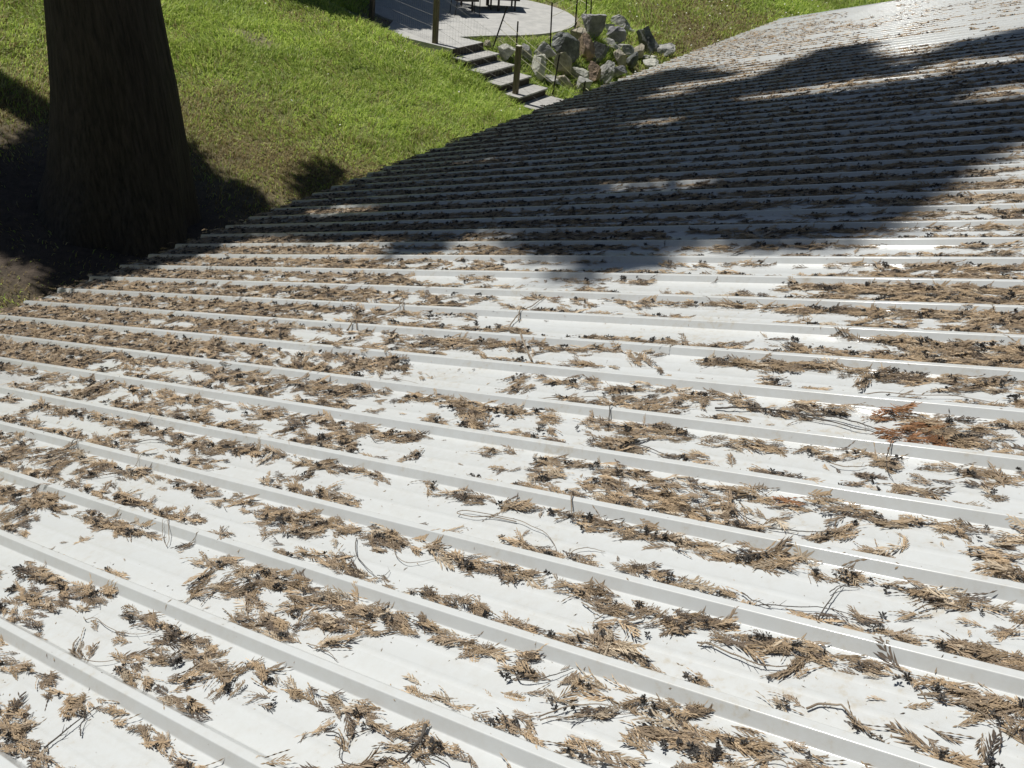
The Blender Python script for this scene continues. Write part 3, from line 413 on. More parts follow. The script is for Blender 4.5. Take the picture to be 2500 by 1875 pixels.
# ------------------------------------------------------------------ trees
def bark_mat(name, c1, c2):
    m, t, b = new_mat(name); v = mapping(t, (9, 9, .8)); n = noise(t, v, 2.4, 8, .7)
    r = ramp(t, n.outputs[0], [(.35, c1), (.65, c2)]); t.links.new(r.outputs[0], b.inputs["Base Color"]); b.inputs["Roughness"].default_value = .95
    bump(t, b, n.outputs[0], 1.0, .05); return m
M_BARK = bark_mat("fibrous_cedar_bark", (.030,.026,.021), (.10,.083,.066))
M_LEAF = mat_vcol("evergreen_foliage", .7, .12, .2)
def spray_mesh(P, size, seed):
    """many drooping leaf sprays around the points P"""
    g = np.random.default_rng(seed); n = len(P); k = 12
    a0 = g.uniform(0, 2*math.pi, n); Vs = []; Cs = []
    for j in range(k):
        a = a0 + g.normal(0, .8, n) + (j % 2)*.5; dr_ = g.uniform(.1, .9, n); L = size*g.uniform(.45, 1.0, n); w = size*.085*g.uniform(.7, 1.3, n)
        d = np.stack([np.cos(a), np.sin(a), -dr_], 1); d /= np.linalg.norm(d, axis=1)[:, None]
        c = P + g.normal(0, size*.24, (n, 3)); q = np.cross(d, g.normal(0, 1, (n, 3))); q /= np.linalg.norm(q, axis=1)[:, None]
        Vs.append(np.stack([c - q*w[:, None]*.4, c + q*w[:, None]*.4, c + d*(L*.6)[:, None] + q*w[:, None], c + d*(L*.6)[:, None] - q*w[:, None], c + d*L[:, None] - [0, 0, .02]], 1))
        col = np.array((.045,.085,.03))*g.uniform(.55, 1.5, n)[:, None]; Cs.append(np.repeat(col[:, None], 5, 1))
    V = np.concatenate([v.reshape(-1, 3) for v in Vs]); C = np.concatenate([c.reshape(-1, 3) for c in Cs]); i = np.arange(n*k)*5
    F = np.concatenate([np.stack([i, i+1, i+2], 1), np.stack([i, i+2, i+3], 1), np.stack([i+3, i+2, i+4], 1)]); return V, F, C
def build_tree(name, label, ctr, P, trunk_rings, size, seed, nlimb):
    base = trunk_rings[0][0]; t_ = thing(name, tuple(base), label, "tree")
    seg = 72; zs = np.array([r[0][2] for r in trunk_rings]); cs = np.array([r[0] for r in trunk_rings]); rs = np.array([r[1] for r in trunk_rings])
    zz = np.concatenate([np.linspace(zs[0], zs[0]+5, 60), np.linspace(zs[0]+5.3, zs[-1], 30)]); V = []
    th = np.linspace(0, 2*math.pi, seg, endpoint=False)
    for z_ in zz:
        c = np.array([np.interp(z_, zs, cs[:, i]) for i in range(2)]); r_ = np.interp(z_, zs, rs); fl = np.exp(-(z_-zs[0])/1.1)
        rr = r_*(1 + .075*fl*np.cos(5*th+seed) + .05*fl*np.cos(9*th+2) + .022*(fbm(th*5.1, z_*.45+0*th, seed, 3)-.5)*2 + .03*(vnoise(th*11.5, z_*.7+0*th, seed+2)-.5))
        V += [(c[0]+a*math.cos(q), c[1]+a*math.sin(q), z_) for a, q in zip(rr, th)]
    m = len(zz); i0 = np.arange(m-1)[:, None]*seg; k = np.arange(seg)[None, :]; k2 = (k+1) % seg
    F = [tuple(f) for f in np.stack([i0+k, i0+k2, i0+seg+k2, i0+seg+k], -1).reshape(-1, 4)]
    mb = MB(); mb.add(V, F + [tuple((m-1)*seg + np.arange(seg))])
    g = np.random.default_rng(seed); sel = P[g.choice(len(P), nlimb, replace=False)]
    for p in sel:
        h = max(p[2]-.12*np.hypot(*(p[:2]-ctr)), zs[0]+4.0); h = min(h, zs[-1]-.5); c = np.array([*[np.interp(h, zs, cs[:, i]) for i in range(2)], h]); rr = max(.03, np.interp(h, zs, rs)*.22)
        mid = (c+p)/2 + [0, 0, .12*np.linalg.norm(p-c)]; mb.tube(spline([c, mid, p], 4), np.linspace(rr, .012, 9), 6)
    mb.obj("trunk", M_BARK, t_, smooth=True)
    V, F, C = spray_mesh(P, size, seed); mesh_obj("crown", V, F, M_LEAF, t_, col=C)
    return t_
def up_sun(G, ctr_rh, spread, g):
    """points up the sun ray from G, taken where the ray passes the tree standing at distance ctr_rh"""
    rh = -.8632*G[:, 0] + .5049*G[:, 1]; hd = np.maximum(ctr_rh - rh, .1) + g.normal(0, spread, len(G)); t = hd/math.cos(SUN_EL)
    return G + SUN*t[:, None]
g = np.random.default_rng(5)
# points on the roof the tree crowns stand between and the sun
U = g.uniform(-3.0, 7.5, 60000); Vv = g.uniform(3.0, 14.5, 60000); nz = (fbm(U*.55, Vv*.8, 3)-.5)*2.2 + (fbm(U*1.7, Vv*3.4, 13)-.5)*1.9
lo = np.interp(U, [-3, -1, .50, .62, .68, .74, .84, .92, .97, 1.05, 1.19, 1.26, 1.57, 1.95, 2.15, 2.3, 2.53, 2.8, 3.28, 3.85, 4.05, 4.15, 4.57, 5.05, 5.33, 6.54, 6.9, 7.2, 7.5], [10.2, 9.0, 8.2, 7.5, 7.25, 6.8, 6.25, 5.85, 5.5, 5.3, 4.95, 4.85, 4.8, 4.8, 4.55, 4.4, 4.4, 4.7, 4.95, 4.9, 5.0, 4.62, 4.85, 5.05, 4.85, 5.3, 4.4, 3.9, 3.5])
hi = np.interp(U, [-3, 0, 1.19, 1.61, 1.89, 1.95, 2.1, 2.43, 2.94, 3.29, 3.68, 3.89, 3.99, 3.9, 4.03, 4.6, 5.12, 5.76, 6.49, 7.04, 7.5][:13]+[4.1, 4.6, 5.12, 5.76, 6.49, 7.04, 7.5], [12.6, 13.4, 13.5, 13.1, 12.7, 12.1, 11.5, 11.8, 13.0, 14.0, 14.2, 13.8, 12.9, 12.0, 12.3, 13.0, 13.6, 13.6, 13.2, 12.3])
nz = (fbm(U*1.9, Vv*4.5, 13)-.5)*1.7
st_ = (fbm(U*.9, Vv*6.5, 23)-.5)*2.6
k = (Vv > lo + nz*.25 + np.maximum(st_, -.25)*np.interp(U, [-1, 2, 4, 7], [1.0, .8, .45, .35])) & (Vv < hi + nz + st_*.5)
for hu, hv, a_, b_ in ((5.0, 12.0, .62, .20), (3.35, 10.15, .36, .14), (2.5, 10.4, .62, .20), (1.85, 10.45, .34, .14), (5.2, 11.2, .32, .15), (1.3, 11.0, .5, .28), (.85, 8.9, .25, .35), (5.8, 7.6, .34, .12), (6.4, 10.6, .22, .12), (4.4, 9.1, .25, .10), (3.0, 6.2, .5, .10), (6.2, 5.75, .5, .12), (1.9, 7.1, .4, .09)):
    k &= (((U-hu)/(a_+.28))**2 + ((Vv-hv)/(b_+.20))**2) > 1.0+(nz*.6)
G = roof(U[k], Vv[k], .02); vv = Vv[k]
m1 = vv < 8.9 + g.normal(0, .5, len(vv))
P1 = up_sun(G[m1], 10.6, .9, g); P2 = up_sun(G[~m1], 20.0, 1.5, g)
# shade at the foot of the cedar, on its trunk and a blob on the grass
a = g.uniform(0, 2*math.pi, 9000); rr = np.sqrt(g.uniform(0, 1, 9000)); gx_ = -7.6 + 2.3*rr*np.cos(a); gy_ = 10.2 + 1.75*rr*np.sin(a); kk = fbm(gx_*1.9, gy_*1.9, 77) < .58
gx_, gy_ = gx_[kk], gy_[kk]
Gd = np.stack([gx_, gy_, zg(gx_, gy_)], 1); P1b = Gd + SUN*g.uniform(8.0, 12, len(Gd))[:, None]
rh_ = g.uniform(8.0, 13.4, 9000); v_ = g.uniform(0, 1, 9000); vl = 4.7+(fbm(rh_*2.0, rh_*0+3, 57)-.5)*1.2; vh = 8.4+(fbm(rh_*1.8, rh_*0, 51)-.5)*1.1; v_ = vl+(vh-vl)*v_; kd = (fbm(rh_*2.2, v_*3.0, 66) < .66) | (v_ > 6.4); kd &= rh_ < 11.9+(v_-5)*.42; rh_ = rh_[kd]; v_ = v_[kd]; X_ = -.8632*rh_+.5049*v_; Y2 = .5049*rh_+.8632*v_
Ge = np.stack([X_, Y2, zg(X_, Y2)], 1); P1e = Ge + SUN*g.uniform(7.5, 11, len(Ge))[:, None]
zt = g.uniform(-5, -1.2, 9000); aa = g.uniform(-3.2, .4, 9000); Gt = np.stack([-5.55+.9*np.cos(aa+math.pi), 10.98+.9*np.sin(aa+math.pi)*0+g.uniform(-.65,.45,9000), zt], 1); P1c = Gt + SUN*g.uniform(6.5, 11, 9000)[:, None]
a = g.uniform(0, 2*math.pi, 700); rr = np.sqrt(g.uniform(0, 1, 700)); gx_ = -3.45+.30*rr*np.cos(a); gy_ = 13.25+.85*rr*np.sin(a)
Gb = np.stack([gx_, gy_, zg(gx_, gy_)], 1); P1d = Gb + SUN*g.uniform(10, 13, 700)[:, None]
# fill of the crown away from the light path, so that it is a whole tree
zc_ = g.uniform(4, 24, 3000); rad = np.sqrt(g.uniform(0, 1, 3000))*np.interp(zc_, [4, 8, 24], [2.0, 3.2, .5]); a = g.uniform(-2.6, .6, 3000)
Pf = np.stack([-5.5+rad*np.cos(a)*.9-.9, 11+rad*np.sin(a)*.5+2.0, zc_], 1)
def thin(P, n): return P[g.choice(len(P), min(n, len(P)), replace=False)]
C1 = np.vstack([thin(P1, 7500), thin(P1c, 1100), thin(P1d, 60), thin(P1e, 2600)])
C1 = C1[C1[:, 2] > -.6]
rings = [((-5.85,10.82,-5.5),1.17), ((-5.80,10.85,-5.04),1.061), ((-5.714,10.892,-4.677),.978), ((-5.648,10.926,-4.401),.911), ((-5.595,10.954,-3.99),.845), ((-5.531,10.986,-3.345),.767), ((-5.507,10.998,-2.75),.708), ((-5.485,11.009,-2.269),.665), ((-5.45,11.02,3.),.56), ((-5.4,11.0,24.),.08)]
build_tree("cedar_tree", "huge fluted cedar tree standing in deep shade just beyond the eave", np.array((-5.5, 11.0)), C1, rings, .35, 3, 46)
ctr2 = np.array((-13.7, 16.1)); z2 = float(zg(*ctr2))
C2 = thin(P2, 8500)
build_tree("fir_tree", "tall fir tree farther up the slope whose shadow crosses the roof", ctr2, C2, [((*ctr2, z2-.2), .75), ((*ctr2, z2+2), .5), ((*ctr2, z2+40), .06)], .35, 7, 40)
# third tree: shades the left half of the patio
px_ = g.uniform(-10.5, -1.6, 30000); py_ = g.uniform(21.5, 31, 30000)
nz = (fbm(px_*.9, py_*2.0, 44)-.5)*3.2
edge = np.interp(py_, [21.5, 22.6, 23.6, 25.0, 25.8, 27.5, 31], [-5.6, -4.4, -3.2, -2.9, -2.75, -2.9, -3.4])
lowb = np.interp(px_, [-10.5, -8, -6.3, -4.8, -3.2, -2], [24.6, 23.2, 22.3, 22.2, 22.8, 23.2])
k = (px_ < edge + nz*.6) & (py_ > lowb + nz*.35); G = np.stack([px_[k], py_[k], np.full(k.sum(), -4.8)], 1)
P3 = G + SUN*(g.uniform(9, 15, len(G)))[:, None]; ctr3 = np.array((-10.2, 31.5)); z3 = float(zg(*ctr3))
build_tree("pine_tree", "dark evergreen tree behind the left side of the round patio", ctr3, thin(P3, 6500), [((*ctr3, z3-.2), .55), ((*ctr3, z3+2), .4), ((*ctr3, z3+17), .05)], .5, 9, 36)
# unseen wood added uphill and behind the camera to dim sky light and reflections
def wood():
    g = np.random.default_rng(77); Ps = []; mb = MB()
    spots = [(a+g.normal(0, 2), g.uniform(54, 64)) for a in np.arange(-75, 80, 6.5)] + [(a+g.normal(0, 3), g.uniform(26, 34)) for a in np.arange(92, 262, 9)]
    for a, d in spots:
        x, y = d*math.sin(math.radians(a)), d*math.cos(math.radians(a)); z = float(zgn(x, y)) if abs(a) < 90 else -6.5; H = g.uniform(24, 34)
        n = 330; t = g.random(n)**.8; r = np.sqrt(g.random(n))*(1-t*.93)*g.uniform(3.8, 5.2); q = g.uniform(0, 6.28, n)
        Ps.append(np.stack([x+r*np.cos(q), y+r*np.sin(q), z+1.5+t*(H-1.5)], 1)); mb.tube([(x, y, z-.3), (x, y, z+H*.9)], [.5, .08], 8)
    V, F, C = spray_mesh(np.vstack(Ps), 1.5, 78); M = MB(); nv = sum(len(v) for v in mb.V); V2 = np.vstack(mb.V+[V]); 
    F2 = [f for f in mb.F if len(f) == 4]; T_ = [(a, b, c) for a, b, c, d in F2]+[(a, c, d) for a, b, c, d in F2]
    Fa = np.vstack([np.array(T_), F+nv]); C2 = np.vstack([np.tile((.06, .045, .035), (nv, 1)), C])
    tag(mesh_obj("added_evergreen_wood", V2, Fa, M_LEAF, col=C2), "dense wood of tall evergreens outside the frame, added to dim sky light and reflections", "woods", kind="stuff")
wood()
# ------------------------------------------------------------------ patio and stairs
def paver_mat(name, c1, c2, cm, sc=1.0, rot=0.5):
    m, t, b = new_mat(name); v = mapping(t, (1,1,1), (0,0,rot)); br = N_(t, "ShaderNodeTexBrick"); t.links.new(v, br.inputs[0])
    br.inputs["Scale"].default_value = sc; br.inputs["Brick Width"].default_value = .30; br.inputs["Row Height"].default_value = .20; br.inputs["Mortar Size"].default_value = .006
    br.inputs["Color1"].default_value = (*c1, 1); br.inputs["Color2"].default_value = (*c2, 1); br.inputs["Mortar"].default_value = (*cm, 1); br.inputs["Bias"].default_value = -.1
    n = noise(t, mapping(t), 3.5, 7, .7); r = ramp(t, n.outputs[0], [(.3, (.78,.78,.78)), (.7, (1.1,1.09,1.07))])
    mx = N_(t, "ShaderNodeMix", data_type='RGBA', blend_type='MULTIPLY'); mx.inputs[0].default_value = 1; t.links.new(br.outputs[0], mx.inputs[6]); t.links.new(r.outputs[0], mx.inputs[7])
    t.links.new(mx.outputs[2], b.inputs["Base Color"]); b.inputs["Roughness"].default_value = .9; bump(t, b, n.outputs[0], .3, .01); return m
M_PAVE = paver_mat("grey_pavers", (.455,.455,.44), (.44,.44,.425), (.40,.40,.385))
M_STEP = paver_mat("step_slabs", (.43,.425,.405), (.38,.375,.36), (.25,.245,.23), 1.0, -.52)
M_RISER = mat_noise("shade_dark_riser", (.05,.042,.036), (.09,.075,.06), 6, .9)  # near-black colour carries the shade on the riser faces
cx_, cy_, R_ = -2.1, 26.3, 3.0
L0, R0 = np.array((-2.19, 21.43)), np.array((-1.53, 22.44)); nb = np.array((-.867, .499))
a1, a2 = -1.25, math.pi*1.27
pts = [(cx_+R_*math.cos(a), cy_+R_*math.sin(a)) for a in np.linspace(a1, a2, 90)]
pts += [tuple(L0 + nb*2.0 + (-.15, .1)), tuple(L0), tuple(R0), tuple(R0+nb*.75)]
n = len(pts); V = [(x, y, -4.80) for x, y in pts] + [(x, y, -4.98) for x, y in pts]
F = [tuple(range(n))] + [(i, n+i, n+(i+1) % n, (i+1) % n) for i in range(n)]
tag(mesh_obj("patio", V, F, M_PAVE), kind="structure", label="round grey paved patio with a landing at the top of the stairs")
mb = MB(); w_ = np.array((*(R0-L0), 0.)); W_ = np.linalg.norm(w_); w_ /= W_; f_ = np.array((.867, -.499, 0.))
mb.box(np.array((*((L0+R0)/2), -4.90)) - f_*.28, w_, f_, Zv, W_-.02, .62, .196); patio_front = mb
st = thing("garden_stairs", (-.9, 21.5, -5.8), "flight of wide grey slab steps climbing from the roof edge to the patio", "stairs")
mesh_obj("landing_riser", np.vstack(mb.V), mb.F, M_RISER, st)
steps_L = [(-1.79,21.12),(-1.38,20.83),(-.92,20.58),(-.45,20.33),(-.01,20.08),(.43,19.83)]; steps_R = [(-1.08,22.21),(-.66,21.96),(-.21,21.72),(.22,21.45),(.65,21.20),(1.09,20.95)]
for i, (l, r) in enumerate(zip(steps_L, steps_R)):
    l, r = np.array((*l, 0.)), np.array((*r, 0.)); z = -4.98-.18*i; w = r-l; Ww = np.linalg.norm(w); w = w/Ww; f2 = np.array((w[1], -w[0], 0.)); c = (l+r)/2 - f2*.27
    mb = MB(); mb.box(c+np.array((0,0,z-.0175)), w, f2, Zv, Ww, .54, .035); so_ = mb.obj("step", M_STEP, st)
    mb = MB(); mb.box(c-f2*.03+np.array((0,0,z-.1275)), w, f2, Zv, Ww-.03, .50, .185); mb.obj("riser", M_RISER, so_)
# ------------------------------------------------------------------ fences
M_POST = mat_noise("weathered_post_wood", (.10,.08,.052), (.19,.155,.105), 5, .85, (6,6,.6))
M_CAP = mat_noise("pale_cut_end", (.55,.52,.45), (.68,.65,.58), 12, .8)
M_TPOST = mat_noise("dark_painted_steel", (.018,.017,.015), (.035,.03,.026), 12, .6)
M_ROPE = mat_noise("yellow_white_rope", (.55,.52,.33), (.66,.63,.46), 40, .7)
M_WIRE = mat_noise("galvanised_wire", (.35,.34,.32), (.45,.44,.42), 20, .5)
def wood_post(P, T, parent, name="post", w=.115):
    P, T = np.array(P, float), np.array(T, float); d = T-P; L = np.linalg.norm(d); d /= L; a = np.cross(d, (0.5,.85,0)); a /= np.linalg.norm(a); b = np.cross(d, a)
    mb = MB(); mb.box(P+d*(L/2-.15), a, b, d, w, w, L+.3); o = mb.obj(name, M_POST, parent)
    bv = o.modifiers.new("bevel", 'BEVEL'); bv.width = .008; bv.segments = 2
    mb = MB(); mb.box(T+d*.006, a, b, d, w*.97, w*.97, .012); mb.obj("cut_top", M_CAP, o)
def steel_post(P, T, parent):
    P, T = np.array(P, float), np.array(T, float); d = T-P; L = np.linalg.norm(d); d /= L; a = np.cross(d, (0,1,0)); a /= np.linalg.norm(a); b = np.cross(d, a)
    mb = MB(); mb.box(P+d*(L/2-.15), a, b, d, .038, .006, L+.3); mb.box(P+d*(L/2-.15)+b*.017, a, b, d, .006, .032, L+.3)
    for k in range(int(L/.06)): mb.box(P+d*(.05+k*.06)-b*.006, a, b, d, .016, .008, .016)
    mb.obj("steel_post", M_TPOST, parent)
def strand(A, B, ha, hb, parent, sag=.02, r=.006, mat=None, name="rope"):
    A, B = np.array(A[0])+(np.array(A[1])-np.array(A[0]))*ha, np.array(B[0])+(np.array(B[1])-np.array(B[0]))*hb
    t = np.linspace(0, 1, 11)[:, None]; P = A+(B-A)*t; P[:, 2] -= sag*4*(t*(1-t))[:, 0]; mb = MB(); mb.tube(P, r, 5); mb.obj(name, mat or M_ROPE, parent, smooth=True)
fs = thing("stair_fence", tuple(B_POST[0]), "rope and wire fence down both sides of the stairs with square wooden posts", "fence")
A_POST = (A_POST[0], (A_POST[1][0], A_POST[1][1], A_POST[0][2]+1.45)); C_POST = (C_POST[0], (C_POST[1][0], C_POST[1][1], C_POST[0][2]+1.4))
for p in (A_POST, B_POST, C_POST): wood_post(p[0], p[1], fs)
for h in (.18, .36, .54, .72, .9):
    strand(A_POST, B_POST, h, h, fs, .01, .0022, M_WIRE, "wire"); strand(C_POST, A_POST, h, h, fs, .01, .0022, M_WIRE, "wire")
B2 = ((1.35, 19.35, -6.5), (1.35, 19.35, -5.3)); wood_post(B2[0], B2[1], fs)
for h in (.3, .6, .9): strand(B_POST, B2, h, h, fs, .01, .0022, M_WIRE, "wire")
mb = MB()                                              # light netting between the two near posts
for P_, Q_ in ((A_POST, B_POST), (C_POST, A_POST)):
    P0, P1_, Q0, Q1 = (np.array(q) for q in (P_[0], P_[1], Q_[0], Q_[1])); nW = int(np.linalg.norm(Q0-P0)/.09)
    for i in range(nW+1):
        f = i/nW; a = P0+(Q0-P0)*f; b = P1_+(Q1-P1_)*f; mb.tube([a, a+(b-a)*.92], .0013, 3, False)
mb.obj("netting", M_WIRE, fs)
fr = thing("rope_fence", tuple(P3_POST[0]), "dark steel post fence with pale rope strands curving round the patio and boulders", "fence")
for p in (P1_POST, P2_POST, P3_POST, P4_POST, P5_POST, P6_POST, P7_POST, P8_POST, P9_POST): steel_post(p[0], p[1], fr)
P8b = ((P8_POST[0][0], P8_POST[0][1], P8_POST[1][2]-1.05), P8_POST[1]); P2b = ((P2_POST[0][0], P2_POST[0][1], P2_POST[1][2]-1.0), P2_POST[1])
for h in (.25, .47, .68): strand(P1_POST, P7_POST, h, h+.02, fr, .015)
for h in (.35, .62, .95): strand(P7_POST, P8b, h-.1, h-.1, fr, .01)
P10 = ((2.3, 20.6, -6.9), (2.3, 20.6, -5.9)); steel_post(P10[0], P10[1], fr)
for h in (.3, .6, .9): strand(P8b, P10, h-.05, h, fr, .01)
strand(P1_POST, P2b, .22, .12, fr, .01); strand(P2b, P3_POST, .12, .27, fr, .02)
for h in (.27, .70): strand(P3_POST, P4_POST, h, h, fr, .02); strand(P4_POST, P5_POST, h, h, fr, .01); strand(P5_POST, P6_POST, h, h, fr, .005)
strand(P4_POST, P5_POST, .95, .95, fr, .01); strand(P5_POST, P6_POST, .95, .95, fr, .005); strand(P3_POST, P4_POST, .95, .95, fr, .03)
PX = ((.75, 29.2, -4.85), (.70, 29.2, -3.7)); steel_post(PX[0], PX[1], fr)
for h in (.3, .6, .92): strand(P6_POST, PX, h, h, fr, .02); strand(PX, P9_POST, h, h, fr, .02)
# ------------------------------------------------------------------ boulders
def rock_mat(name, c1, c2, c3):
    m, t, b = new_mat(name); v = mapping(t); n = noise(t, v, 3.2, 8, .72); r = ramp(t, n.outputs[0], [(.32, c1), (.52, c2), (.70, c3)])
    t.links.new(r.outputs[0], b.inputs["Base Color"]); b.inputs["Roughness"].default_value = .9; n2 = noise(t, v, 14, 8, .75); bump(t, b, n2.outputs[0], .9, .04); return m
RM = [rock_mat("grey_rock", (.15,.15,.145), (.38,.38,.355), (.58,.57,.52)), rock_mat("pale_rock", (.26,.26,.23), (.56,.56,.49), (.68,.66,.57)), rock_mat("tan_rock", (.20,.19,.16), (.44,.40,.31), (.60,.54,.41)),
      rock_mat("rusty_rock", (.11,.085,.07), (.34,.25,.18), (.60,.43,.27)), rock_mat("dark_rock", (.05,.055,.055), (.15,.16,.155), (.42,.43,.40)), rock_mat("purple_grey_rock", (.13,.13,.14), (.30,.295,.305), (.46,.45,.46))]
def rock(i, x, y, z, w, h, kind, label):
    import bmesh
    g = np.random.default_rng(100+i); bm = bmesh.new(); bmesh.ops.create_icosphere(bm, subdivisions=4, radius=1.0)
    V = np.array([v.co[:] for v in bm.verts]); F = [tuple(v.index for v in f.verts) for f in bm.faces]; bm.free()
    for _ in range(15):
        d = g.normal(0, 1, 3); d /= np.linalg.norm(d); o_ = g.uniform(.34, .78); s = V@d; over = s > o_; V[over] -= np.outer(s[over]-o_, d)
    nn = (fbm(V[:, 0]*2.3+V[:, 2]*1.7+i, V[:, 1]*2.3-V[:, 2]*1.3, i)-.5); V *= (1+.30*np.abs(nn)-.08+.12*nn)[:, None]
    nn = (fbm(V[:, 0]*6+V[:, 2]*5+i, V[:, 1]*6-V[:, 2]*4, i+9, 3)-.5); V *= (1+.15*nn)[:, None]
    nn = np.abs(fbm(V[:, 0]*11+V[:, 2]*9+i, V[:, 1]*11-V[:, 2]*7, i+19, 2)-.5); V *= (1-.16*nn)[:, None]
    q = g.uniform(0, 6.28); V = V@np.array(((math.cos(q), math.sin(q), 0), (-math.sin(q), math.cos(q), 0), (0, 0, 1)))
    lo, hi = V.min(0), V.max(0); V = (V-(lo+hi)/2)/((hi-lo)/2); tl = g.uniform(-.25, .25); V[:, 0] += tl*V[:, 2]
    dep = max(w, h)*.5*g.uniform(.65, .9) if h > .35*w else w*.42
    w *= 1.20; h *= .96; V = V*np.array((w/2, dep, h*.62)); V[:, 2] += h*.42
    c = np.array((x, y, z)); o = mesh_obj("boulder", V+c, F, RM[kind], local=(x, y, z)); me = o.data
    return tag(o, label, "boulder", "boulders piled between the stairs and the roof")
for i, r in enumerate(ROCKS): rock(i, *r)
# ------------------------------------------------------------------ patio furniture
M_IRON = mat_noise("black_iron", (.02,.02,.02), (.035,.033,.03), 12, .5); M_SEAT = mat_noise("pale_cushion", (.55,.54,.5), (.66,.65,.6), 12, .8); M_DARKW = mat_noise("dark_stained_wood", (.03,.025,.022), (.06,.05,.045), 6, .6)
def frame_of(a, b): a, b = np.array(a, float), np.array(b, float); e = b-a; L = np.linalg.norm(e); e /= L; return a, e, np.array((-e[1], e[0], 0.)), L
ZP = -4.8
# chair
a, e, q, L = frame_of((-2.56, 25.34, ZP), (-1.88, 25.61, ZP)); ch = thing("patio_chair", tuple(a+e*L/2+q*.25), "patio chair with a pale seat and thin black legs near the patio edge", "chair")
for i, (s, d) in enumerate(((0, 0), (L, 0), (0, .52), (L, .52))):
    mb = MB(); foot = a+e*s+q*d; top = a+e*(s+(.10 if s == 0 else -.0))+q*(d*.95+.02)+np.array((0,0,.60 if d == 0 else .9)); mb.tube([foot, top], .011, 8); mb.obj("leg", M_IRON, ch)
mb = MB(); mb.box(a+e*L/2+q*.27+np.array((0,0,.415)), e, q, Zv, L-.06, .54, .05); o = mb.obj("seat", M_IRON, ch)
mb = MB(); mb.box(a+e*L/2+q*.27+np.array((0,0,.465)), e, q, Zv, L-.10, .50, .045); o2 = mb.obj("cushion", M_SEAT, o); o2.modifiers.new("b", 'BEVEL').width = .015
mb = MB(); bq = (q*.22+Zv)/np.linalg.norm(q*.22+Zv); mb.box(a+e*L/2+q*.56+np.array((0,0,.72)), e, np.cross(e, bq), bq, L-.08, .03, .5); mb.obj("backrest", M_SEAT, ch)
for s in (0.04, L-.04): mb = MB(); mb.box(a+e*s+q*.27+np.array((0,0,.63)), e, q, Zv, .045, .54, .025); mb.obj("armrest", M_IRON, ch)
# low square table
tc = np.array((-1.98, 26.85, ZP)); e = np.array((.88, .47, 0.)); q = np.array((-.47, .88, 0.)); tb = thing("patio_table", tuple(tc), "low dark square table between the pale chair and the dark bench", "table")
mb = MB(); mb.box(tc+np.array((0,0,.475)), e, q, Zv, .98, .98, .05); mb.obj("tabletop", M_DARKW, tb)
for s in (-1, 1):
    for d in (-1, 1): mb = MB(); mb.box(tc+e*s*.42+q*d*.42+np.array((0,0,.226)), e, q, Zv, .05, .05, .448); mb.obj("leg", M_DARKW, tb)
# bench
a = np.array((-1.62, 27.25, ZP)); e = np.array((.985, .17, 0.)); q = np.array((-.17, .985, 0.)); a = np.array((-1.72, 26.75, ZP)); bn = thing("patio_bench", tuple(a+e*.5), "low dark bench on stubby legs at the right of the patio furniture", "bench")
mb = MB(); mb.box(a+e*.42+q*.42+np.array((0,0,.375)), e, q, Zv, 1.02, .95, .17); mb.obj("seat", M_DARKW, bn)
for s in (.08, .80):
    for d in (.04, .80): mb = MB(); mb.box(a+e*s+q*d+np.array((0,0,.145)), e, q, Zv, .05, .05, .29); mb.obj("leg", M_DARKW, bn)
mb = MB(); mb.box(a+e*.42+q*.86+np.array((0,0,.68)), e, q, Zv, 1.02, .07, .45); mb.obj("backrest", M_DARKW, bn)
# ------------------------------------------------------------------ litter on the roof
def bip(p0, p1, w, h, mid=.5):
    """slim leaf-like piece, ridge up: 5 vertices, 4 triangles"""
    p0, p1 = np.array(p0, float), np.array(p1, float); d = p1-p0; L = np.linalg.norm(d)+1e-9; s = np.cross(d/L, (0,0,1.)); s /= np.linalg.norm(s)+1e-9; m = p0+d*mid
    return [p0, m-s*w/2, m+(0,0,h), m+s*w/2, p1], [(0,1,2), (0,2,3), (1,4,2), (2,4,3)]
def pack(parts):
    V, F, n = [], [], 0
    for v, f in parts: V += list(v); F += [(a+n, b+n, c+n) for a, b, c in f]; n += len(v)
    return np.array(V), np.array(F)
def frond(g, nb, sec, w, arch=.12, axw=None):
    """flat cedar spray of length 1 along +x"""
    parts = []; k = g.uniform(-.35, .35); T = np.linspace(0, 1, 7)
    ax = np.stack([T*np.cos(k*T), T*np.sin(k*T)*.9, arch*np.sin(T*2.6)], 1); f = lambda t: np.array([np.interp(t, T, ax[:, i]) for i in range(3)])
    for i in range(0, 6, 2 if nb < 14 else 1): j = min(i+(2 if nb < 14 else 1), 6); parts.append(bip(ax[i]-(ax[j]-ax[i])*.15, ax[j], w*1.15, w*.6))
    for i in range(nb):
        t = .08+.86*i/nb; s = 1 if i % 2 else -1; L = (.36*math.sin(min(t+.25, 1)*math.pi*.85)+.10)*g.uniform(.65, 1.15); a = k*t + s*g.uniform(.30, .56); p = f(t)
        if g.random() < .10: continue
        q = p+L*np.array((math.cos(a), math.sin(a), g.uniform(-.12, .22))); parts.append(bip(p, q, w*g.uniform(.8, 1.15), w*.6, .6))
        if sec and L > .2:
            for tt, ss_ in ((.35, 1), (.6, -1)):
                p2 = p+(q-p)*tt; a2 = a+ss_*g.uniform(.45, .8); q2 = p2+L*.42*np.array((math.cos(a2), math.sin(a2), g.uniform(-.1, .2))); parts.append(bip(p2, q2, w*.85, w*.5, .6))
    return pack(parts)
g = np.random.default_rng(21)
T0 = [frond(g, int(g.integers(15, 20)), bool(g.random() < .35), g.uniform(.042, .052), .05) for _ in range(14)]
T1 = [frond(g, 13, False, .056, .05) for _ in range(10)]
T2 = [frond(g, 5, False, .12, .08) for _ in range(8)]
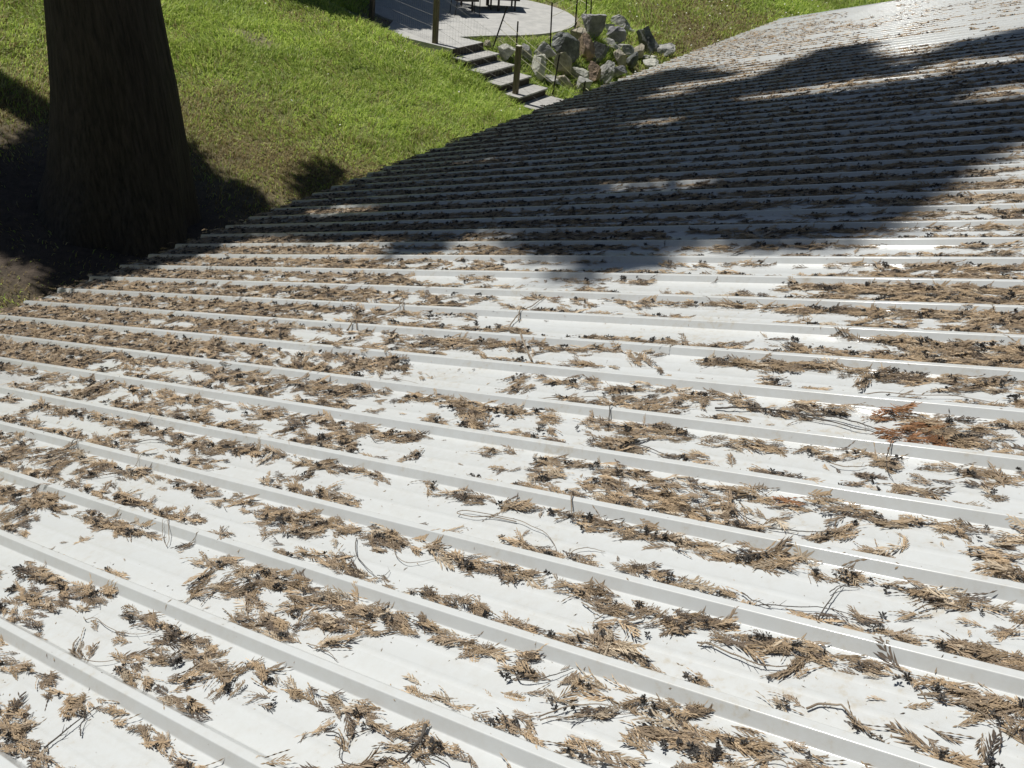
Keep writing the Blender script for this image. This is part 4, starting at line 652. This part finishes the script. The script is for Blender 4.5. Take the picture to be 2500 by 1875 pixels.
def strand_tpl(g, m=4):
    T = np.linspace(0, 1, m+1); k = g.uniform(-.5, .5); ax = np.stack([T, k*T*T*.6, .05*np.sin(T*3)], 1); return pack([bip(ax[i]-(ax[i+1]-ax[i])*.25, ax[i+1], .065, .045) for i in range(m)])
TS = [strand_tpl(g) for _ in range(8)]
def cone_tpl(g):
    parts = []
    for i in range(8):
        a = i*2.4+g.uniform(-.3, .3); e = g.uniform(.1, 1.3); d = np.array((math.cos(a)*math.cos(e), math.sin(a)*math.cos(e), math.sin(e))); v, f = bip((0,0,.12), d*g.uniform(.7, 1.1), .42, .26, .68); parts.append((v, f))
    return pack(parts)
TC = [cone_tpl(g) for _ in range(8)]
def crumb_tpl(g): return pack([bip((-.5, 0, 0), (.5, g.uniform(-.2, .2), .05), g.uniform(.15, .35), .15, g.uniform(.4, .6))])
TB = [crumb_tpl(g) for _ in range(6)]
def euler(yaw, pitch, roll):
    cy, sy, cp, sp, cr, sr = np.cos(yaw), np.sin(yaw), np.cos(pitch), np.sin(pitch), np.cos(roll), np.sin(roll)
    return np.stack([np.stack([cy*cp, cy*sp*sr-sy*cr, cy*sp*cr+sy*sr], -1), np.stack([sy*cp, sy*sp*sr+cy*cr, sy*sp*cr-cy*sr], -1), np.stack([-sp, cp*sr, cp*cr], -1)], -2)
class Bag:
    def __init__(s): s.V = []; s.F = []; s.C = []; s.n = 0
    def put(s, tpls, u, v, nn, yaw, pitch, roll, size, col, jit=.18):
        if len(u) == 0: return
        u, v, nn, yaw, pitch, roll, size = (np.asarray(q, float) for q in (u, v, nn, yaw, pitch, roll, size)); which = g.integers(0, len(tpls), len(u)); M = euler(yaw, pitch, roll)*size[:, None, None]
        for k, (tv, tf) in enumerate(tpls):
            m = which == k; c = int(m.sum())
            if not c: continue
            L = np.einsum('nij,kj->nki', M[m], tv); uu = u[m][:, None]+L[..., 0]; vv = v[m][:, None]+L[..., 1]; h = nn[m][:, None]+L[..., 2]
            P = roof(uu, vv, np.maximum(h, rib_h(vv)+.0007+.1*np.abs(L[..., 2]))).reshape(-1, 3); s.V.append(P)
            s.F.append((tf[None]+(np.arange(c)*len(tv))[:, None, None]+s.n).reshape(-1, 3)); s.n += len(P)
            s.C.append((col[m][:, None, :]*(1+jit*(g.random((c, len(tv), 1))-.5)*2)).reshape(-1, 3))
    def obj(s, name, mat): return mesh_obj(name, np.vstack(s.V), np.vstack(s.F), mat, col=np.vstack(s.C))
TAN = np.array((.47,.360,.240)); GRY = np.array((.335,.262,.188)); DRK = np.array((.16,.128,.102)); LGT = np.array((.55,.46,.345)); CON = np.array((.060,.056,.052)); RUS = np.array((.30,.155,.085))
def litter_col(n, tone=0.0):
    w = g.random(n); c = np.where((w < .42)[:, None], TAN, np.where((w < .78)[:, None], GRY, np.where((w < .90)[:, None], DRK, LGT))); return c*g.uniform(.75, 1.2, n)[:, None]*(1+tone)
litter = Bag(); cones = Bag()
def clump(u, v, L, W, ang, dens=1.0, bag=None, colfn=None, conef=1.0, th=None):
    bag = bag or litter; d = math.sqrt((u*Rv+v*Ev+HPAN*Nv)@(u*Rv+v*Ev+HPAN*Nv)); a = math.radians(ang)
    L = max(L, .06); W = min(max(W, .028), .22); area = L*W*.785
    W *= 1.16; L *= 1.06; area = L*W*.785
    if d < 4.6: T, fl, cov = T0, (.040, .078), 1.7
    elif d < 9: T, fl, cov = T1, (.042, .085), 1.6
    else: T, fl, cov = T2, (.06, .11), 1.3
    n = max(2, int(cov*dens*area/(np.mean(fl)**2*.30))); r = np.sqrt(g.random(n)); far_ = g.random(n) < (.13 if bag is litter else 0); r = np.where(far_, r*1.55, r*.96); t = g.uniform(0, 2*math.pi, n); x = r*np.cos(t)*L/2; y = r*np.sin(t)*W/2
    y += np.sin(x/L*5+ang)*W*.22
    uu = u+x*math.cos(a)-y*math.sin(a); vv = v+x*math.sin(a)+y*math.cos(a); hmax = min(.015, .08*W+.005) if th is None else th
    onrib = rib_h(vv) > .003; drop = onrib & (g.random(n) < .92); uu, vv, r, n2 = uu[~drop], vv[~drop], r[~drop], int((~drop).sum())
    yaw = a+g.normal(0, .30, n2)+math.pi*(g.random(n2) < .5)
    en = np.maximum(rib_h(vv+np.sin(yaw)*.05), rib_h(vv-np.sin(yaw)*.03)); kp = (en < .009) | (g.random(n2) < (.22 if d < 5 else .07)); uu, vv, r, yaw = uu[kp], vv[kp], r[kp], yaw[kp]; n2 = len(uu)
    if n2 == 0: return
    nn = rib_h(vv)+.0015+hmax*np.maximum(1-r**2, .03)*g.random(n2); c = (colfn or litter_col)(n2)
    c = c*(.72+.38*np.clip((nn-rib_h(vv))/(hmax+1e-3), 0, 1))[:, None]**.5  # fronds low in a pile coloured darker, as shade inside it
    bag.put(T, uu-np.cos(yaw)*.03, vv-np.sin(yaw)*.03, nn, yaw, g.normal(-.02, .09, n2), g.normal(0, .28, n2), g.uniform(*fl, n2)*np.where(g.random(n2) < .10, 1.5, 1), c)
    if d < 10:
        ns = int(n2*(1.1 if d < 4.6 else .8)); i = g.integers(0, n2, ns); yw = yaw[i]+g.normal(0, .22, ns); bag.put(TS, uu[i]+g.normal(0, .012, ns), vv[i]+g.normal(0, .006, ns), nn[i]+.003, yw, g.normal(0, .07, ns), g.normal(0, .5, ns), g.uniform(.025, .07, ns), c[i]*g.uniform(.7, 1.3, ns)[:, None])
    if d < 9:                                          # dust and broken scales round the pile
        nd = int(n2*(1.6 if d < 4.6 else .8)); i = g.integers(0, n2, nd); sp = .022+.10*W; u_ = uu[i]+g.normal(0, sp, nd); v_ = vv[i]+g.normal(0, sp*.8, nd); ok = rib_h(v_) < .002; u_, v_ = u_[ok], v_[ok]; nd = len(u_)
        bag.put(TB, u_, v_, np.full(nd, .0006), g.uniform(0, 6.28, nd), g.normal(0, .04, nd), g.normal(0, .2, nd), g.uniform(.0025, .010, nd), np.array((.50,.42,.30))*g.uniform(.5, 1.15, nd)[:, None])
    nc = g.poisson(conef*area*(400 if d < 9 else 230)*dens)
    if nc:
        # cone tufts gather on the uphill edge of a pile
        k = max(1, nc//4); cx = g.normal(0, .25, k)*L; cyy = (g.random(k)*.5-.08)*W
        i = g.integers(0, k, nc); x = cx[i]+g.normal(0, .013, nc); y = cyy[i]+g.normal(0, .008, nc); uu = u+x*math.cos(a)-y*math.sin(a); vv = v+abs(0)+x*math.sin(a)+y*math.cos(a)
        ok = rib_h(vv) < .006; uu, vv = uu[ok], vv[ok]; m = len(uu)
        cones.put(TC, uu, vv, rib_h(vv)+hmax*.75+g.uniform(0, .008, m), g.uniform(0, 6.28, m), g.normal(0, .5, m), g.normal(0, .5, m), g.uniform(.009, .0155, m)*(1 if d < 9 else 1.4), CON*g.uniform(.6, 1.7, m)[:, None])
for c in CLUMPS: clump(*c)
# farther pans: drifts along both feet of every rib, thicker toward the eave
def far_zone(u, v): return (2.101267-v)*(0.21624942-5.76714995) - (5.76714995-u)*(3.15362596-2.101267)*-1 if False else v - (2.101267+(5.76714995-u)*(3.15362596-2.101267)/(5.76714995-.21624942))
for k in range(K0, K1):
    c = C0+k*PITCH
    for side, off in ((0, HB+.024), (1, PITCH-HB-.024), (2, PITCH*.5), (3, PITCH*.28), (4, PITCH*.72)):
        vv = c+off; u = -2.0+g.uniform(0, .2); ue = float(u_eave(vv))
        while u < ue-.05:
            fz = far_zone(u, vv); step = g.uniform(.12, .30)
            near = fz < 0; P = u*Rv+vv*Ev+HPAN*Nv
            if near and (P@WM)[2] > .2:
                q = P@WM; pxx = 1250+2048*q[0]/q[2]; pyy = 937+2048*q[1]/q[2]
                if -60 < pxx < 2560 and pyy < 1935:
                    if g.random() < .20: clump(u, vv+g.normal(0, .02), g.uniform(.05, .14), .03, g.normal(0, 35), .55, conef=.1)
                    u += step; continue
            base = float(np.interp(u, [-2, 0, 1.5, 3.2, 4.6, 6.0, 7.5], [.49, .52, .565, .61, .68, .78, .81]))
            if 4.6 < vv < 13.2: base += .09
            if vv > 13.2: base = .60-.065*max(0., 5-u)
            if vv > 16.5: base = .56-.06*max(0., 5-u)
            if vv > 19.0: base = .46-.05*max(0., 5-u)
            if vv > 20.8: base = .36
            base += (.10, .06, -.17, -.04, -.08)[side]
            nz = fbm(u*1.1, vv*1.7, 100+side*0, 3)*.62+vnoise(u*3.3, k*7.7+side*3.1, 130)*.38
            if nz < base*.98-.02:
                L = step*g.uniform(1.2, 2.4); clump(u, vv+g.normal(0, .010), L, g.uniform(.035, .075)*(1 if side < 2 else 1.15), g.normal(0, 12 if side < 2 else 24), .92, conef=.9)
            u += step
# stray sprigs and crumbs
n = 1500; u = g.uniform(-1.5, 7.2, n); v = g.uniform(.3, 8.5, n); kp = rib_h(v) < .002; u, v = u[kp], v[kp]; n = len(u)
litter.put(T1, u, v, np.full(n, .002), g.uniform(0, 6.28, n), g.normal(0, .08, n), g.normal(0, .2, n), g.uniform(.012, .045, n), litter_col(n))
n = 5200; u = g.uniform(-1.5, 7.2, n); v = g.uniform(.3, 7.0, n); litter.put(TB, u, v, rib_h(v)+.001, g.uniform(0, 6.28, n), g.normal(0, .1, n), g.normal(0, .3, n), g.uniform(.003, .014, n), litter_col(n)*.8)
M_LIT = mat_vcol("dead_cedar_fronds", .9, .0, .15); M_CONE = mat_vcol("dark_cone_scales", .8, 0, .25)
# russet clumps are things of their own
for (i0, i1, lab) in ((0, 3, "large russet orange clump of dead fronds at the tips of the thick black branch"), (3, 4, "small russet frond patch below a rib left of the large russet clump"), (4, 5, "little rusty frond tuft on a far rib near the S shaped branch")):
    bg_ = Bag()
    for c in RUSSET[i0:i1]:
        if i0 == 4: c = (c[0], c[1], .07, .028, 0)
        if i0 == 3: c = (c[0], c[1], c[2]*.7, c[3]*.8, c[4])
        clump(*c, dens=1.15, bag=bg_, colfn=lambda n: RUS*g.uniform(.55, 1.35, n)[:, None]*np.array((1, 1, 1.))+g.uniform(0, .07, n)[:, None]*np.array((1, .8, .4)), conef=.2, th=.03)
    o = bg_.obj("frond_clump", M_LIT); tag(o, lab, "frond clump", "russet clumps among the litter")
tag(litter.obj("cedar_litter", M_LIT), "dead brown cedar fronds strewn along the ribs of the white roof", "cedar litter", kind="stuff")
tag(cones.obj("fallen_cones", M_CONE), "small blackish cones caught in the litter on the white roof", "cones", kind="stuff")
print("litter tris", sum(len(f) for f in litter.F), "cones", sum(len(f) for f in cones.F))
# ------------------------------------------------------------------ single twigs and branches
M_TWIG = mat_noise("grey_brown_twig", (.16,.12,.085), (.30,.25,.19), 30, .9, bs=.5, bd=.002); M_TWIGD = mat_noise("blackened_twig", (.05,.042,.036), (.11,.095,.08), 30, .85, bs=.5, bd=.002)
def twig(label, rad, lines):
    mb = MB(); r = rad*.00095; dark = any(w in label for w in ("dark", "black", "charcoal"))
    for li, ln in enumerate(lines):
        P = spline([(a, b, 0) for a, b in ln], 7); n = len(P); s = np.linspace(0, 1, n); wob = (vnoise(s*14, 0*s+rad*3, int(rad*10)+li)-.5)*r*2.2
        lift = .006+.006*np.sin(s*math.pi)+(vnoise(s*5+li, s*0+rad, 31)-.5)*.008
        h = rib_h(P[:, 1]); hs = np.convolve(np.pad(h, 3, mode='edge'), np.ones(7)/7, 'valid'); h = np.maximum(h, hs)
        Q = roof(P[:, 0], P[:, 1]+wob, h+r+np.maximum(lift, .001)); rr = r*(1.0-.55*s if li == 0 else .75-.4*s)
        mb.tube(Q, rr, 7)
        for k in range(2, n-1):                        # scale-like nubs and short side shoots
            if g.random() < .55:
                d = Q[min(k+1, n-1)]-Q[k-1]; d /= np.linalg.norm(d); sd = np.cross(d, Nv)*(1 if g.random() < .5 else -1); L = r*g.uniform(1.6, 3.6) if g.random() < .85 else g.uniform(.012, .03)
                mb.tube([Q[k], Q[k]+sd*L*.6+d*L*.7+Nv*g.uniform(-.2, .6)*L], [rr[k]*.6, rr[k]*.25], 4)
    org = mb.V[0][0]; o = mesh_obj("twig" if rad < 4 else "branch", np.vstack(mb.V), mb.F, M_TWIGD if dark else M_TWIG, smooth=True, local=org)
    tag(o, label, "twig" if rad < 4 else "branch", "twigs lying on the roof" if rad < 4 else "branches lying on the roof")
for t_ in TWIGS: twig(*t_)
bpy.context.view_layer.update()
